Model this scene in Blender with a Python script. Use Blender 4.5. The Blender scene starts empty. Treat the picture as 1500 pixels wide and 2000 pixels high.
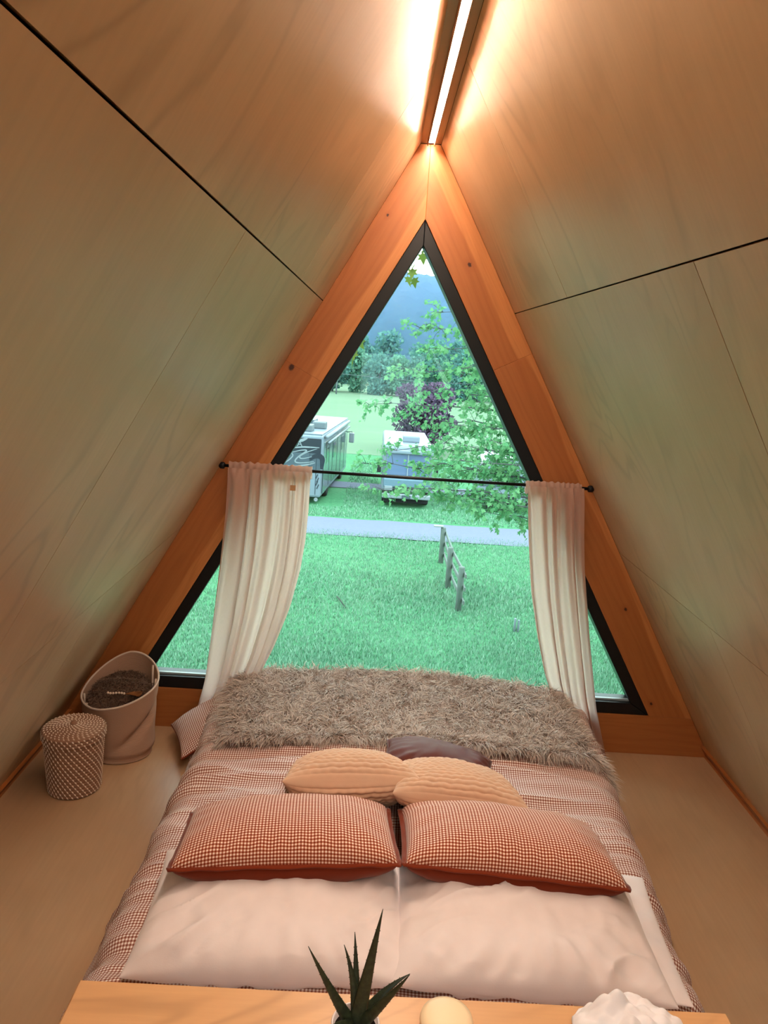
import bpy, bmesh, math, random
import numpy as np
from mathutils import Vector, Matrix, Euler, noise

# ------------------------------------------------------------------ camera, world, exposure
SC = bpy.context.scene
COL = SC.collection
CAM = np.array([-.141, 0.0, 1.65])
FPX = 1500.0
_s = .0635
_dy = np.array([-8, -309, FPX]); _dy /= np.linalg.norm(_dy)
_dx = np.array([1, _s, (8 + 309*_s)/1500]); _dx -= _dy*_dx.dot(_dy); _dx /= np.linalg.norm(_dx)
_dz = np.cross(_dx, _dy)
if _dz[1] > 0: _dz = -_dz
RW = np.array([_dx, _dy, _dz])           # world = RW @ (right, down, forward)
cam = bpy.data.cameras.new('camera'); camo = bpy.data.objects.new('camera', cam); COL.objects.link(camo)
cam.sensor_fit = 'VERTICAL'; cam.sensor_height = 36; cam.lens = 36*FPX/2000
cam.clip_start = .02; cam.clip_end = 3000
_m = np.eye(4); _m[:3, 0] = RW[:, 0]; _m[:3, 1] = -RW[:, 1]; _m[:3, 2] = -RW[:, 2]; _m[:3, 3] = CAM
camo.matrix_world = Matrix(_m.tolist())
SC.camera = camo

W = bpy.data.worlds.new('overcast_sky'); SC.world = W; W.use_nodes = True
bg = W.node_tree.nodes['Background']
bg.inputs['Color'].default_value = (.74, .93, 1.0, 1); bg.inputs['Strength'].default_value = 2.9
SC.view_settings.view_transform = 'Standard'; SC.view_settings.look = 'None'
SC.view_settings.gamma = 1; SC.view_settings.use_curve_mapping = False
SC.view_settings.exposure = 1.15
LED_STRENGTH = 84.0
LED_COLOR = (1.0, .79, .61)

def at(u, v, Y):                          # the point at distance Y from the viewer seen in direction (u, v)
    d = RW @ np.array([u-750, v-1000, FPX]); return CAM + d*(Y-CAM[1])/d[1]

random.seed(7); RNG = np.random.default_rng(7)
PI = math.pi

# ------------------------------------------------------------------ helpers
def lin(h):
    h = h.lstrip('#'); c = [int(h[i:i+2], 16)/255 for i in (0, 2, 4)]
    return tuple(x/12.92 if x <= .04045 else ((x+.055)/1.055)**2.4 for x in c) + (1,)

class Mat:
    def __init__(s, name, color=(.5, .5, .5, 1), rough=.6, spec=.4):
        s.m = bpy.data.materials.new(name); s.m.use_nodes = True; s.t = s.m.node_tree
        s.b = s.t.nodes['Principled BSDF']; s.out = s.t.nodes['Material Output']
        s.b.inputs['Base Color'].default_value = color; s.b.inputs['Roughness'].default_value = rough
        s.b.inputs['Specular IOR Level'].default_value = spec
    def n(s, typ, ins=None, **kw):
        nd = s.t.nodes.new(typ)
        for k, v in kw.items(): setattr(nd, k, v)
        for k, v in (ins or {}).items(): s.set(nd, k, v)
        return nd
    def set(s, nd, k, v):
        sock = nd.inputs[k]
        if isinstance(v, bpy.types.NodeSocket): s.t.links.new(v, sock)
        else: sock.default_value = v
    def math(s, op, a, b=0.0, c=0.0, clamp=False):
        nd = s.n('ShaderNodeMath', operation=op, use_clamp=clamp); s.set(nd, 0, a); s.set(nd, 1, b); s.set(nd, 2, c); return nd.outputs[0]
    def mix(s, f, a, b, blend='MIX'):
        nd = s.n('ShaderNodeMix', data_type='RGBA', blend_type=blend)
        s.set(nd, 0, f); s.set(nd, 6, a); s.set(nd, 7, b); return nd.outputs[2]
    def noise(s, vec, scale=1, detail=2, rough=.5, dist=0):
        nd = s.n('ShaderNodeTexNoise', {'Vector': vec, 'Scale': scale, 'Detail': detail, 'Roughness': rough, 'Distortion': dist}); return nd.outputs['Fac']
    def mapping(s, vec, sc=(1, 1, 1), loc=(0, 0, 0), rot=(0, 0, 0)):
        nd = s.n('ShaderNodeMapping', {'Vector': vec, 'Scale': sc, 'Location': loc, 'Rotation': rot}); return nd.outputs[0]
    def ramp(s, f, lo, hi):
        nd = s.n('ShaderNodeMapRange', {'Value': f, 'From Min': lo, 'From Max': hi}); return nd.outputs[0]
    def uv(s): return s.n('ShaderNodeTexCoord').outputs['UV']
    def obj(s): return s.n('ShaderNodeTexCoord').outputs['Object']
    def xyz(s, v):
        nd = s.n('ShaderNodeSeparateXYZ', {0: v}); return nd.outputs
    def base(s, v): s.set(s.b, 'Base Color', v)
    def bump(s, h, strength=.3, dist=.005):
        nd = s.n('ShaderNodeBump', {'Height': h, 'Strength': strength, 'Distance': dist}); s.set(s.b, 'Normal', nd.outputs[0])

def link(o, parent=None):
    COL.objects.link(o)
    if parent is not None: o.parent = parent
    return o

def mk(name, V, F, mat, parent=None, uv=None, smooth=True):
    me = bpy.data.meshes.new(name)
    V = np.asarray(V, dtype=np.float64)
    if isinstance(F, np.ndarray):
        n, k = F.shape
        me.vertices.add(len(V)); me.vertices.foreach_set('co', V.ravel())
        me.loops.add(n*k); me.loops.foreach_set('vertex_index', F.ravel().astype(np.int32))
        me.polygons.add(n); me.polygons.foreach_set('loop_start', np.arange(0, n*k, k, dtype=np.int32))
        me.update(calc_edges=True)
    else:
        me.from_pydata([tuple(v) for v in V], [], F); me.update()
    if uv is not None:
        uv = np.asarray(uv, dtype=np.float64)
        li = np.zeros(len(me.loops), dtype=np.int32); me.loops.foreach_get('vertex_index', li)
        l = me.uv_layers.new(name='UVMap'); l.data.foreach_set('uv', uv[li].ravel())
    if smooth: me.polygons.foreach_set('use_smooth', np.ones(len(me.polygons), dtype=bool))
    me.validate()
    if mat is not None: me.materials.append(mat.m)
    return link(bpy.data.objects.new(name, me), parent)

def bmk(name, bm, mat, parent=None, smooth=False):
    me = bpy.data.meshes.new(name); bmesh.ops.recalc_face_normals(bm, faces=bm.faces); bm.to_mesh(me); bm.free()
    if smooth: me.polygons.foreach_set('use_smooth', np.ones(len(me.polygons), dtype=bool))
    if mat is not None: me.materials.append(mat.m)
    return link(bpy.data.objects.new(name, me), parent)

def bm_box(bm, c, s, bev=0.0, rot=None, seg=2):
    r = bmesh.ops.create_cube(bm, size=1.0); vs = r['verts']
    for v in vs:
        p = Vector((v.co.x*s[0], v.co.y*s[1], v.co.z*s[2]))
        v.co = p
    if bev:
        es = list({e for v in vs for e in v.link_edges})
        rr = bmesh.ops.bevel(bm, geom=es, offset=bev, segments=seg, affect='EDGES', profile=.5)
        vs = list({v for f in rr['faces'] for v in f.verts} | {v for v in vs if v.is_valid})
    for v in vs:
        if rot is not None: v.co = rot @ v.co
        v.co += Vector(c)
    return vs

def box(name, c, s, mat, parent=None, bev=.004, rot=None, smooth=False):
    bm = bmesh.new(); bm_box(bm, c, s, bev, rot); return bmk(name, bm, mat, parent, smooth)

def prism(name, pts, y0, y1, mat, parent=None, uvf=None, bev=0.0):
    """polygon (x, z) given counter-clockwise seen from the room, extruded from y0 to y1"""
    bm = bmesh.new()
    a = [bm.verts.new((x, y0, z)) for x, z in pts]; b = [bm.verts.new((x, y1, z)) for x, z in pts]
    n = len(pts)
    bm.faces.new(a); bm.faces.new(b[::-1])
    for i in range(n): bm.faces.new((a[i], b[i], b[(i+1) % n], a[(i+1) % n]))
    bmesh.ops.recalc_face_normals(bm, faces=bm.faces)
    if bev: bmesh.ops.bevel(bm, geom=list(bm.edges), offset=bev, segments=1, affect='EDGES')
    if uvf:
        l = bm.loops.layers.uv.new('UVMap')
        for f in bm.faces:
            for lp in f.loops: lp[l].uv = uvf(lp.vert.co)
    return bmk(name, bm, mat, parent)

def grid_faces(nu, nv, wrap=False):
    i = np.arange(nu if wrap else nu-1); j = np.arange(nv-1)
    I, J = np.meshgrid(i, j, indexing='ij'); I2 = (I+1) % nu
    return np.stack([I*nv+J, I2*nv+J, I2*nv+J+1, I*nv+J+1], -1).reshape(-1, 4)

def tube_vf(P, R, seg=8, caps=True):
    P = np.asarray(P, float); n = len(P); R = np.broadcast_to(np.asarray(R, float), (n,))
    T = np.gradient(P, axis=0); T /= np.linalg.norm(T, axis=1)[:, None]+1e-12
    up = np.array([0, 0, 1.]) if abs(T[0][2]) < .9 else np.array([1., 0, 0])
    V = []
    a = np.linspace(0, 2*PI, seg, endpoint=False)
    for p, t, r in zip(P, T, R):
        u = up - t*up.dot(t); u /= np.linalg.norm(u)+1e-12; w = np.cross(t, u); up = u
        V.append(p + r*(np.cos(a)[:, None]*u + np.sin(a)[:, None]*w))
    V = np.concatenate(V); F = []
    for i in range(n-1):
        for j in range(seg):
            F.append([i*seg+j, i*seg+(j+1) % seg, (i+1)*seg+(j+1) % seg, (i+1)*seg+j])
    if caps:
        F.append(list(range(seg))[::-1]); F.append([(n-1)*seg+j for j in range(seg)])
    return V, F

def tube(name, P, R, mat, parent=None, seg=8, uv=None):
    V, F = tube_vf(P, R, seg); return mk(name, V, F, mat, parent)

def merge(parts):
    V = []; F = []; o = 0
    for v, f in parts:
        V.append(np.asarray(v)); F += [[i+o for i in q] for q in f]; o += len(v)
    return np.concatenate(V), F

def lathe_vf(prof, seg=32, c=(0, 0, 0)):
    a = np.linspace(0, 2*PI, seg, endpoint=False); pr = np.asarray(prof, float)
    V = np.stack([np.outer(np.cos(a), pr[:, 0]), np.outer(np.sin(a), pr[:, 0]), np.tile(pr[:, 1], (seg, 1))], -1).reshape(-1, 3)+np.array(c)
    return V, grid_faces(seg, len(pr), wrap=True)

def empty(name, loc, label=None, cat=None, group=None, kind=None):
    o = bpy.data.objects.new(name, None); o.location = loc; o.empty_display_size = .1; COL.objects.link(o)
    return tag(o, label, cat, group, kind)

def tag(o, label=None, cat=None, group=None, kind=None):
    if label: o['label'] = label
    if cat: o['category'] = cat
    if group: o['group'] = group
    if kind: o['kind'] = kind
    return o

def nz(x, y, z=0.0): return noise.noise(Vector((x, y, z)))
def nzv(X, Y, Z=0.0):
    X, Y = np.broadcast_arrays(np.asarray(X, float), np.asarray(Y, float)); Zb = np.broadcast_to(np.asarray(Z, float), X.shape)
    return np.array([noise.noise(Vector((a, b, c))) for a, b, c in zip(X.ravel(), Y.ravel(), Zb.ravel())]).reshape(X.shape)

# ------------------------------------------------------------------ materials
def plywood(name, seed, c1, c2, rough=.36, gscale=1.0, ringf=.4):
    M = Mat(name, rough=rough, spec=.5); uv = M.uv()
    v = M.mapping(uv, (1.5*gscale, .55*gscale, 1), (seed*3.1, seed*1.7, seed))
    big = M.noise(v, 1.4, 2.5, .55, .6)
    ring = M.math('SINE', M.math('MULTIPLY', big, 70.0))
    ring = M.math('POWER', M.math('MULTIPLY_ADD', ring, .5, .5), 5.0)
    msk = M.ramp(M.noise(M.mapping(uv, (1, 1, 1), (seed, 7, 0)), 1.6, 2), .42, .62)
    fine = M.noise(M.mapping(uv, (90, 5, 1), (seed, 0, 0)), 1.0, 3)
    blot = M.noise(M.mapping(uv, (1, .6, 1), (seed*2, 3, 0)), 2.6, 4)
    col = M.mix(M.ramp(blot, .3, .7), c1, c2)
    col = M.mix(M.math('MULTIPLY', M.math('MULTIPLY', ring, msk), ringf), col, tuple(x*.55 for x in c2[:3])+(1,))
    col = M.mix(M.math('MULTIPLY', M.ramp(fine, .35, .75), .16), col, tuple(x*.6 for x in c2[:3])+(1,))
    M.base(col)
    M.set(M.b, 'Roughness', M.math('MULTIPLY_ADD', blot, .16, rough-.08))
    M.bump(fine, .05, .002)
    return M

PLY = [plywood('birch_plywood_%d' % i, i+1.3, (.60, .43, .27, 1), (.49, .33, .19, 1)) for i in range(5)]
FLOORM = plywood('plywood_floor', 9.2, (.50, .31, .18, 1), (.41, .245, .135, 1), .34, .8, .12)

def board(name, seed, knots=(), sap=None, dark=(.35, .112, .029, 1), light=(.53, .205, .06, 1)):
    """fir board: u runs along the board, v across it, both in metres"""
    M = Mat(name, rough=.42, spec=.4); uv = M.uv(); X = M.xyz(uv)
    warp = M.noise(M.mapping(uv, (1.6, 9, 1), (seed, seed, 0)), 1, 2)
    g = M.math('SINE', M.math('ADD', M.math('MULTIPLY', X[1], 190.0), M.math('MULTIPLY', warp, 26.0)))
    g = M.math('POWER', M.math('MULTIPLY_ADD', g, .5, .5), 2.0)
    fine = M.noise(M.mapping(uv, (7, 210, 1), (0, seed, 0)), 1, 3)
    col = M.mix(M.noise(M.mapping(uv, (1.2, 7, 1), (seed*2, 0, 0)), 1, 2), dark, (.44, .152, .040, 1))
    if sap is not None:
        lo, wid, sgn = sap
        e = M.math('ADD', X[1], M.math('MULTIPLY_ADD', M.noise(M.mapping(uv, (2.2, .5, 1), (seed, 4, 0)), 1, 1), .05, -.025))
        e = M.math('MULTIPLY', M.math('SUBTRACT', e, lo), sgn/wid, clamp=True)
        col = M.mix(e, col, light)
    col = M.mix(M.math('MULTIPLY', g, .20), col, (.26, .07, .015, 1))
    col = M.mix(M.math('MULTIPLY', M.ramp(fine, .4, .8), .25), col, (.25, .07, .015, 1))
    for (ku, kv, kr) in knots:
        d = M.math('SQRT', M.math('ADD', M.math('POWER', M.math('MULTIPLY', M.math('SUBTRACT', X[0], ku), .75), 2.0), M.math('POWER', M.math('SUBTRACT', X[1], kv), 2.0)))
        d = M.math('ADD', d, M.math('MULTIPLY_ADD', M.noise(uv, 160, 2), .006, -.003))
        halo = M.math('SUBTRACT', 1.0, M.ramp(d, kr*.9, kr*3.5)); core = M.math('SUBTRACT', 1.0, M.ramp(d, kr*.6, kr*1.05))
        col = M.mix(M.math('MULTIPLY', halo, .45), col, (.30, .08, .018, 1)); col = M.mix(core, col, (.05, .014, .006, 1))
    M.base(col); M.bump(fine, .06, .002)
    return M

BLACK = Mat('black_aluminium', (.005, .0055, .007, 1), .38, .3)
GAP = Mat('dark_seam_backing', (.012, .008, .006, 1), .9, .1)
ROOFM = Mat('roof_shell', (.08, .06, .05, 1), .8)

def gingham(name, dark, half, white, pitch=.0082, rough=.85):
    M = Mat(name, rough=rough, spec=.15); X = M.xyz(M.uv())
    def st(c):
        f = M.math('FRACT', M.math('MULTIPLY', c, 1.0/pitch)); return M.math('GREATER_THAN', f, .5)
    a, b = st(X[0]), st(X[1]); sm = M.math('MULTIPLY', M.math('ADD', a, b), .5)
    col = M.mix(M.math('MULTIPLY', sm, 2.0, clamp=True), white, half)
    col = M.mix(M.math('MULTIPLY_ADD', sm, 2.0, -1.0, clamp=True), col, dark)
    M.base(col); M.bump(M.noise(M.uv(), 420, 2), .12, .001)
    M.set(M.b, 'Sheen Weight', .15)
    return M
GING = gingham('brown_gingham', lin('#84493a'), lin('#bd9486'), lin('#f8efec'))
GING2 = gingham('rust_gingham', lin('#7d2f18'), lin('#b8745a'), lin('#f6e2d6'), .0082)
def cloth(name, col, rough=.9, sc=350, b=.15):
    M = Mat(name, col, rough, .15); uv = M.uv()
    M.base(M.mix(M.noise(uv, 14, 3), col, tuple(x*.86 for x in col[:3])+(1,))); M.bump(M.noise(uv, sc, 2), b, .001); M.set(M.b, 'Sheen Weight', .2); return M
RUST = cloth('rust_cotton', lin('#7c2f14'))
WHITE = cloth('white_cotton', lin('#f3e8e8'))
BEIGE = cloth('beige_knit', lin('#dcb79c'), .95)
SATIN = Mat('brown_satin', lin('#5c271d'), .62, .25)
NAPKIN = cloth('white_napkin', lin('#e9e6ea'))

# ------------------------------------------------------------------ room shell
K = .57; Z0 = 2.497; YW = 3.097; YB = -1.7; RIDGE = 2.43; ZS = 1.838; ZL = .905; ZWIN = 2.164; ZSILL = .18
SLEN = math.sqrt(1+K*K)
def hx(z): return K*(Z0-z)

def slope_panel(name, side, y0, y1, z0, z1, mat, parent, th=.012, gap=.0016):
    nrm = Vector((side, 0, K)).normalized(); tang = Vector((-side*K, 0, 1)).normalized()
    dz = gap*1.0
    c = []
    for (y, z) in ((y0+gap, z0+dz), (y1-gap, z0+dz), (y1-gap, z1-dz), (y0+gap, z1-dz)): c.append(Vector((side*hx(z), y, z)))
    bm = bmesh.new(); a = [bm.verts.new(p) for p in c]; b = [bm.verts.new(p+nrm*th) for p in c]
    bm.faces.new(a); bm.faces.new(b[::-1])
    for i in range(4): bm.faces.new((a[i], b[i], b[(i+1) % 4], a[(i+1) % 4]))
    bmesh.ops.recalc_face_normals(bm, faces=bm.faces)
    l = bm.loops.layers.uv.new('UVMap')
    for f in bm.faces:
        for lp in f.loops: lp[l].uv = (lp.vert.co.y, lp.vert.co.z*SLEN)
    return bmk(name, bm, mat, parent)

for side, nm in ((-1, 'wall_left'), (1, 'wall_right')):
    nrm = Vector((side, 0, K)).normalized()
    bm = bmesh.new(); c = []
    for (y, z) in ((YB-.05, -.25), (3.4, -.25), (3.4, Z0+.02), (YB-.05, Z0+.02)): c.append(Vector((side*hx(z), y, z))+nrm*.0125)
    a = [bm.verts.new(p) for p in c]; b = [bm.verts.new(p+nrm*.12) for p in c]
    bm.faces.new(a); bm.faces.new(b[::-1])
    for i in range(4): bm.faces.new((a[i], b[i], b[(i+1) % 4], a[(i+1) % 4]))
    w = tag(bmk(nm, bm, GAP), kind='structure', label='sloping birch plywood wall on the %s with thin dark seams' % ('left' if side < 0 else 'right'))
    q = 0 if side < 0 else 2
    ys_up = (YB, -.2, 2.235, YW); ys_mid = (YB, 1.35, YW+.0); ys_low = (YB, -.24, 2.207, YW)
    for i in range(3): slope_panel('panel', side, ys_up[i], ys_up[i+1], ZS, RIDGE, PLY[(i+q+(side > 0)) % 5], w)
    for i in range(2): slope_panel('panel', side, ys_mid[i], ys_mid[i+1], ZL, ZS, PLY[(i+q+3) % 5], w)
    for i in range(3): slope_panel('panel', side, ys_low[i], ys_low[i+1], -.02, ZL, PLY[(i+q+1) % 5], w, gap=.0012)
    # low skirting along the foot of the slope
    bm = bmesh.new(); p0 = hx(.0)
    pts = [(p0+.004, 0.0), (p0-.022, 0.0), (p0-.022-.0, .02), (hx(.055)-.016, .055), (hx(.055)+.003, .055)]
    pts = [(side*x, z) for x, z in pts]
    BB = board('skirting_fir_%s' % nm, 4+side, (), None)
    tag(prism('baseboard_left' if side < 0 else 'baseboard_right', pts, YB, YW, BB, uvf=lambda co: (co.y, co.z+abs(co.x))), kind='structure')

fl = box('floor', (0, (YB+3.4)/2, -.05), (2*hx(0)+.1, 3.4-YB, .1), None, bev=0)
fl.data.materials.append(FLOORM.m)
l = fl.data.uv_layers.new(name='UVMap')
for lp in fl.data.loops: co = fl.data.vertices[lp.vertex_index].co; l.data[lp.index].uv = (co.x, co.y)
tag(fl, kind='structure', label='tan plywood floor either side of the bed')
# ridge board
tag(box('ceiling', (0, (YB+YW)/2, RIDGE+.012), (.0775, YW-YB, .02), plywood('ridge_strip_plywood', 3.3, (.40, .22, .12, 1), (.33, .17, .09, 1)), bev=0), kind='structure', label='narrow wooden ridge strip')

# back end of the cabin (behind the viewer): plywood gable with a glazed door
def gable_x(z): return hx(z)
dw, dh = .62, 1.78
wb = tag(prism('wall_back', [(-hx(0), 0), (-dw, 0), (-dw, hx(0)*0+1.36), (-hx(1.36), 1.36)], YB-.04, YB, PLY[1], uvf=lambda co: (co.x, co.z)), kind='structure')
prism('panel', [(dw, 0), (hx(0), 0), (hx(1.36), 1.36), (dw, 1.36)], YB-.04, YB, PLY[2], wb, uvf=lambda co: (co.x, co.z))
prism('panel', [(-hx(1.36), 1.36), (-dw, 1.36), (-.36, dh), (.36, dh), (dw, 1.36), (hx(1.36), 1.36), (hx(RIDGE), RIDGE), (-hx(RIDGE), RIDGE)], YB-.04, YB, PLY[3], wb, uvf=lambda co: (co.x, co.z))

def glass_mat(name):
    M = Mat(name); M.t.nodes.remove(M.b)
    tr = M.n('ShaderNodeBsdfTransparent', {'Color': (.93, .98, .96, 1)}); gl = M.n('ShaderNodeBsdfGlossy', {'Roughness': 0.0, 'Color': (1, 1, 1, 1)})
    fr = M.n('ShaderNodeFresnel', {'IOR': 1.22}); mx = M.n('ShaderNodeMixShader', {0: fr.outputs[0], 1: tr.outputs[0], 2: gl.outputs[0]})
    M.t.links.new(mx.outputs[0], M.out.inputs[0]); return M
GLASS = glass_mat('window_glass')
door = empty('door_1', (0, YB, 0), 'glazed cabin door behind the viewer', kind='structure')
def loc_prism(name, pts, y0, y1, mat, par):
    o = prism(name, pts, y0, y1, mat); o.parent = par; o.matrix_parent_inverse = Matrix.Translation(-Vector(par.location)); return o
loc_prism('door_frame', [(-dw, 0), (-dw+.07, 0), (-dw+.07, 1.34), (-dw, 1.36)], YB-.05, YB-.005, BLACK, door)
loc_prism('door_frame', [(dw-.07, 0), (dw, 0), (dw, 1.36), (dw-.07, 1.34)], YB-.05, YB-.005, BLACK, door)
for P_ in ([(-dw+.07, 0), (-.32, 0), (-.32, 1.36), (-dw+.07, 1.34)], [(.32, 0), (dw-.07, 0), (dw-.07, 1.34), (.32, 1.36)], [(-.32, 0), (.32, 0), (.32, .85), (-.32, .85)], [(-dw+.07, 1.34), (-.32, 1.36), (-.32, 1.65), (.32, 1.65), (.32, 1.36), (dw-.07, 1.34), (.36, dh), (-.36, dh)]):
    loc_prism('door_board', P_, YB-.045, YB-.01, PLY[0], door)
loc_prism('glass_pane', [(-.33, .84), (.33, .84), (.33, 1.66), (-.33, 1.66)], YB-.034, YB-.030, GLASS, door)

# ------------------------------------------------------------------ window wall: fir boards and black frame
def inx(z): return K*(ZWIN-z)
TH = math.atan(K)
def leg_uv(side):
    ax = Vector((side*math.sin(TH), 0, -math.cos(TH))); nr = Vector((-side*math.cos(TH), 0, -math.sin(TH))); o = Vector((side*hx(RIDGE), 0, RIDGE))
    def f(co): d = Vector((co.x, 0, co.z))-o; return (d.dot(ax)+.04*(co.y-YW), d.dot(nr)+.3*(co.y-YW))
    return f
def leg_pt(side, x, z):
    return leg_uv(side)(Vector((x, YW, z)))
YF = YW
for side in (-1, 1):
    zo, zi = (1.60, 1.525) if side < 0 else (1.69, 1.615)
    f = leg_uv(side)
    up = [(side*hx(zo), zo), (side*inx(zi), zi), (0, ZWIN), (0, RIDGE), (side*hx(RIDGE), RIDGE)]
    lo = [(side*hx(ZSILL), ZSILL), (side*inx(ZSILL), ZSILL), (side*inx(zi), zi), (side*hx(zo), zo)]
    if side < 0: kn_u = [leg_pt(-1, -.145, 2.169)+(.005,)]; kn_l = [leg_pt(-1, -.487, 1.575)+(.012,)]
    else: kn_u = [leg_pt(1, .183, 2.009)+(.008,)]; kn_l = [leg_pt(1, .966, .661)+(.007,), leg_pt(1, 1.133, .239)+(.006,)]
    n1, n2 = (1, 2) if side < 0 else (3, 4)
    su = (.115, .008, 1) if side < 0 else (.062, .008, -1)
    sl = (.118, .008, 1) if side < 0 else (.03, .008, -1)
    tag(prism('trim_%d' % n1, up, YF, YF+.035, board('fir_board_%d' % n1, n1*1.7, kn_u, su), uvf=f, bev=.0012), kind='structure', label='orange fir board on the %s of the window peak' % ('left' if side < 0 else 'right'))
    tag(prism('trim_%d' % n2, lo, YF, YF+.035, board('fir_board_%d' % n2, n2*1.7+.6, kn_l, sl), uvf=f, bev=.0012), kind='structure', label='orange fir board on the lower %s of the window' % ('left' if side < 0 else 'right'))
tag(prism('trim_5', [(-hx(0), 0), (hx(0), 0), (hx(ZSILL), ZSILL), (-hx(ZSILL), ZSILL)], YF, YF+.035, board('fir_board_5', 8.3, [(.9, .05, .006)], None), uvf=lambda co: (co.x, co.z), bev=.0012), kind='structure', label='orange fir board below the window')
# masonry-free backing so that no light leaks around the frame
bk = bmesh.new()
for side in (-1, 1):
    P = [(side*(hx(0)+.1), -.1), (side*(inx(ZSILL)-.0), ZSILL), (0, ZWIN), (0, Z0+.1)]
    a = [bk.verts.new((x, YF+.036, z)) for x, z in P]; bk.faces.new(a)
a = [bk.verts.new((x, YF+.036, z)) for x, z in [(-hx(0)-.1, -.1), (hx(0)+.1, -.1), (inx(ZSILL), ZSILL), (-inx(ZSILL), ZSILL)]]; bk.faces.new(a)
r = bmesh.ops.extrude_face_region(bk, geom=list(bk.faces)); bmesh.ops.translate(bk, verts=[g for g in r['geom'] if isinstance(g, bmesh.types.BMVert)], vec=(0, .16, 0))
tag(bmk('wall_front', bk, GAP), kind='structure', label='end wall around the triangular window')

win = empty('window_1', (0, YF+.01, ZSILL), 'tall triangular window with black frame', kind='structure')
def wchild(o): o.parent = win; o.matrix_parent_inverse = Matrix.Translation(-Vector(win.location)); return o
FW = .047                                            # face width of the black frame
dzf = FW/math.sin(TH)
def in2(z, d): return K*(ZWIN-d/math.sin(TH)-z)
zb = ZSILL+.052
for side in (-1, 1):
    wchild(prism('window_frame', [(side*inx(ZSILL), ZSILL), (side*in2(zb, FW), zb), (0, ZWIN-dzf), (0, ZWIN)], YF+.008, YF+.10, BLACK, bev=.002))
wchild(prism('window_frame', [(-inx(ZSILL), ZSILL), (inx(ZSILL), ZSILL), (in2(zb, FW), zb), (-in2(zb, FW), zb)], YF+.008, YF+.10, BLACK, bev=.002))
ALU = Mat('grey_glazing_bead', (.30, .36, .38, 1), .3, .5)
wchild(prism('glazing_bead', [(-in2(zb, FW)+.0, zb-.002), (in2(zb, FW), zb-.002), (in2(zb+.008, FW), zb+.008), (-in2(zb+.008, FW), zb+.008)], YF+.03, YF+.045, ALU, bev=.001))
wchild(prism('glass_pane', [(-in2(zb-.01, FW-.01), zb-.01), (in2(zb-.01, FW-.01), zb-.01), (0, ZWIN-dzf+.02)], YF+.05, YF+.056, GLASS))

# ------------------------------------------------------------------ light strip along the ridge
led = empty('led_strip_light', (0, .7, RIDGE), 'glowing warm white linear light along the ridge', 'light')
ALUC = Mat('warm_aluminium_channel', lin('#9a6a4c'), .45, .5)
def lchild(o): o.parent = led; o.matrix_parent_inverse = Matrix.Translation(-Vector(led.location)); return o
for sx in (-1, 1): lchild(box('channel_side', (sx*.0125, (YW+YB)/2+.0, RIDGE-.006), (.004, YW-YB-.06, .016), ALUC, bev=.001))
EM = Mat('light_diffuser'); EM.t.nodes.remove(EM.b)
e = EM.n('ShaderNodeEmission', {'Color': LED_COLOR+(1,), 'Strength': LED_STRENGTH}); EM.t.links.new(e.outputs[0], EM.out.inputs[0])
lchild(box('diffuser', (0, (YW+YB)/2, RIDGE-.002), (.0205, YW-YB-.08, .006), EM, bev=.002))

# ------------------------------------------------------------------ curtain rod and curtains
ROD_Y, ROD_Z = 3.055, 1.172
rod = empty('curtain_rod', (0, ROD_Y, ROD_Z), 'thin black curtain rod spanning the window', 'curtain rod')
def rchild(o, root): o.parent = root; o.matrix_parent_inverse = Matrix.Translation(-Vector(root.location)); return o
xr = hx(ROD_Z)-.012
rchild(tube('pole', [(-xr, ROD_Y, ROD_Z), (0, ROD_Y, ROD_Z-.002), (xr, ROD_Y, ROD_Z)], .0065, BLACK, seg=10), rod)
for s in (-1, 1):
    V, F = lathe_vf([(0, 0), (.012, 0), (.014, .004), (.014, .016), (.010, .022), (0, .022)], 14)
    V = V[:, [2, 1, 0]]*np.array([s, 1, 1])+np.array([s*(xr-.010), ROD_Y, ROD_Z]); rchild(mk('end_cap', V, F, BLACK), rod)

CURT = Mat('sheer_linen'); CURT.t.nodes.remove(CURT.b)
_uv = CURT.uv(); _wv = CURT.noise(CURT.mapping(_uv, (500, 60, 1)), 1, 2)
_cc = CURT.mix(_wv, lin('#dcb9aa'), lin('#c39c8b'))
_d = CURT.n('ShaderNodeBsdfDiffuse', {'Color': _cc}); _t = CURT.n('ShaderNodeBsdfTranslucent', {'Color': CURT.mix(.5, _cc, (.97, .84, .76, 1))})
_x = CURT.n('ShaderNodeMixShader', {0: .5, 1: _d.outputs[0], 2: _t.outputs[0]}); CURT.t.links.new(_x.outputs[0], CURT.out.inputs[0])

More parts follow.
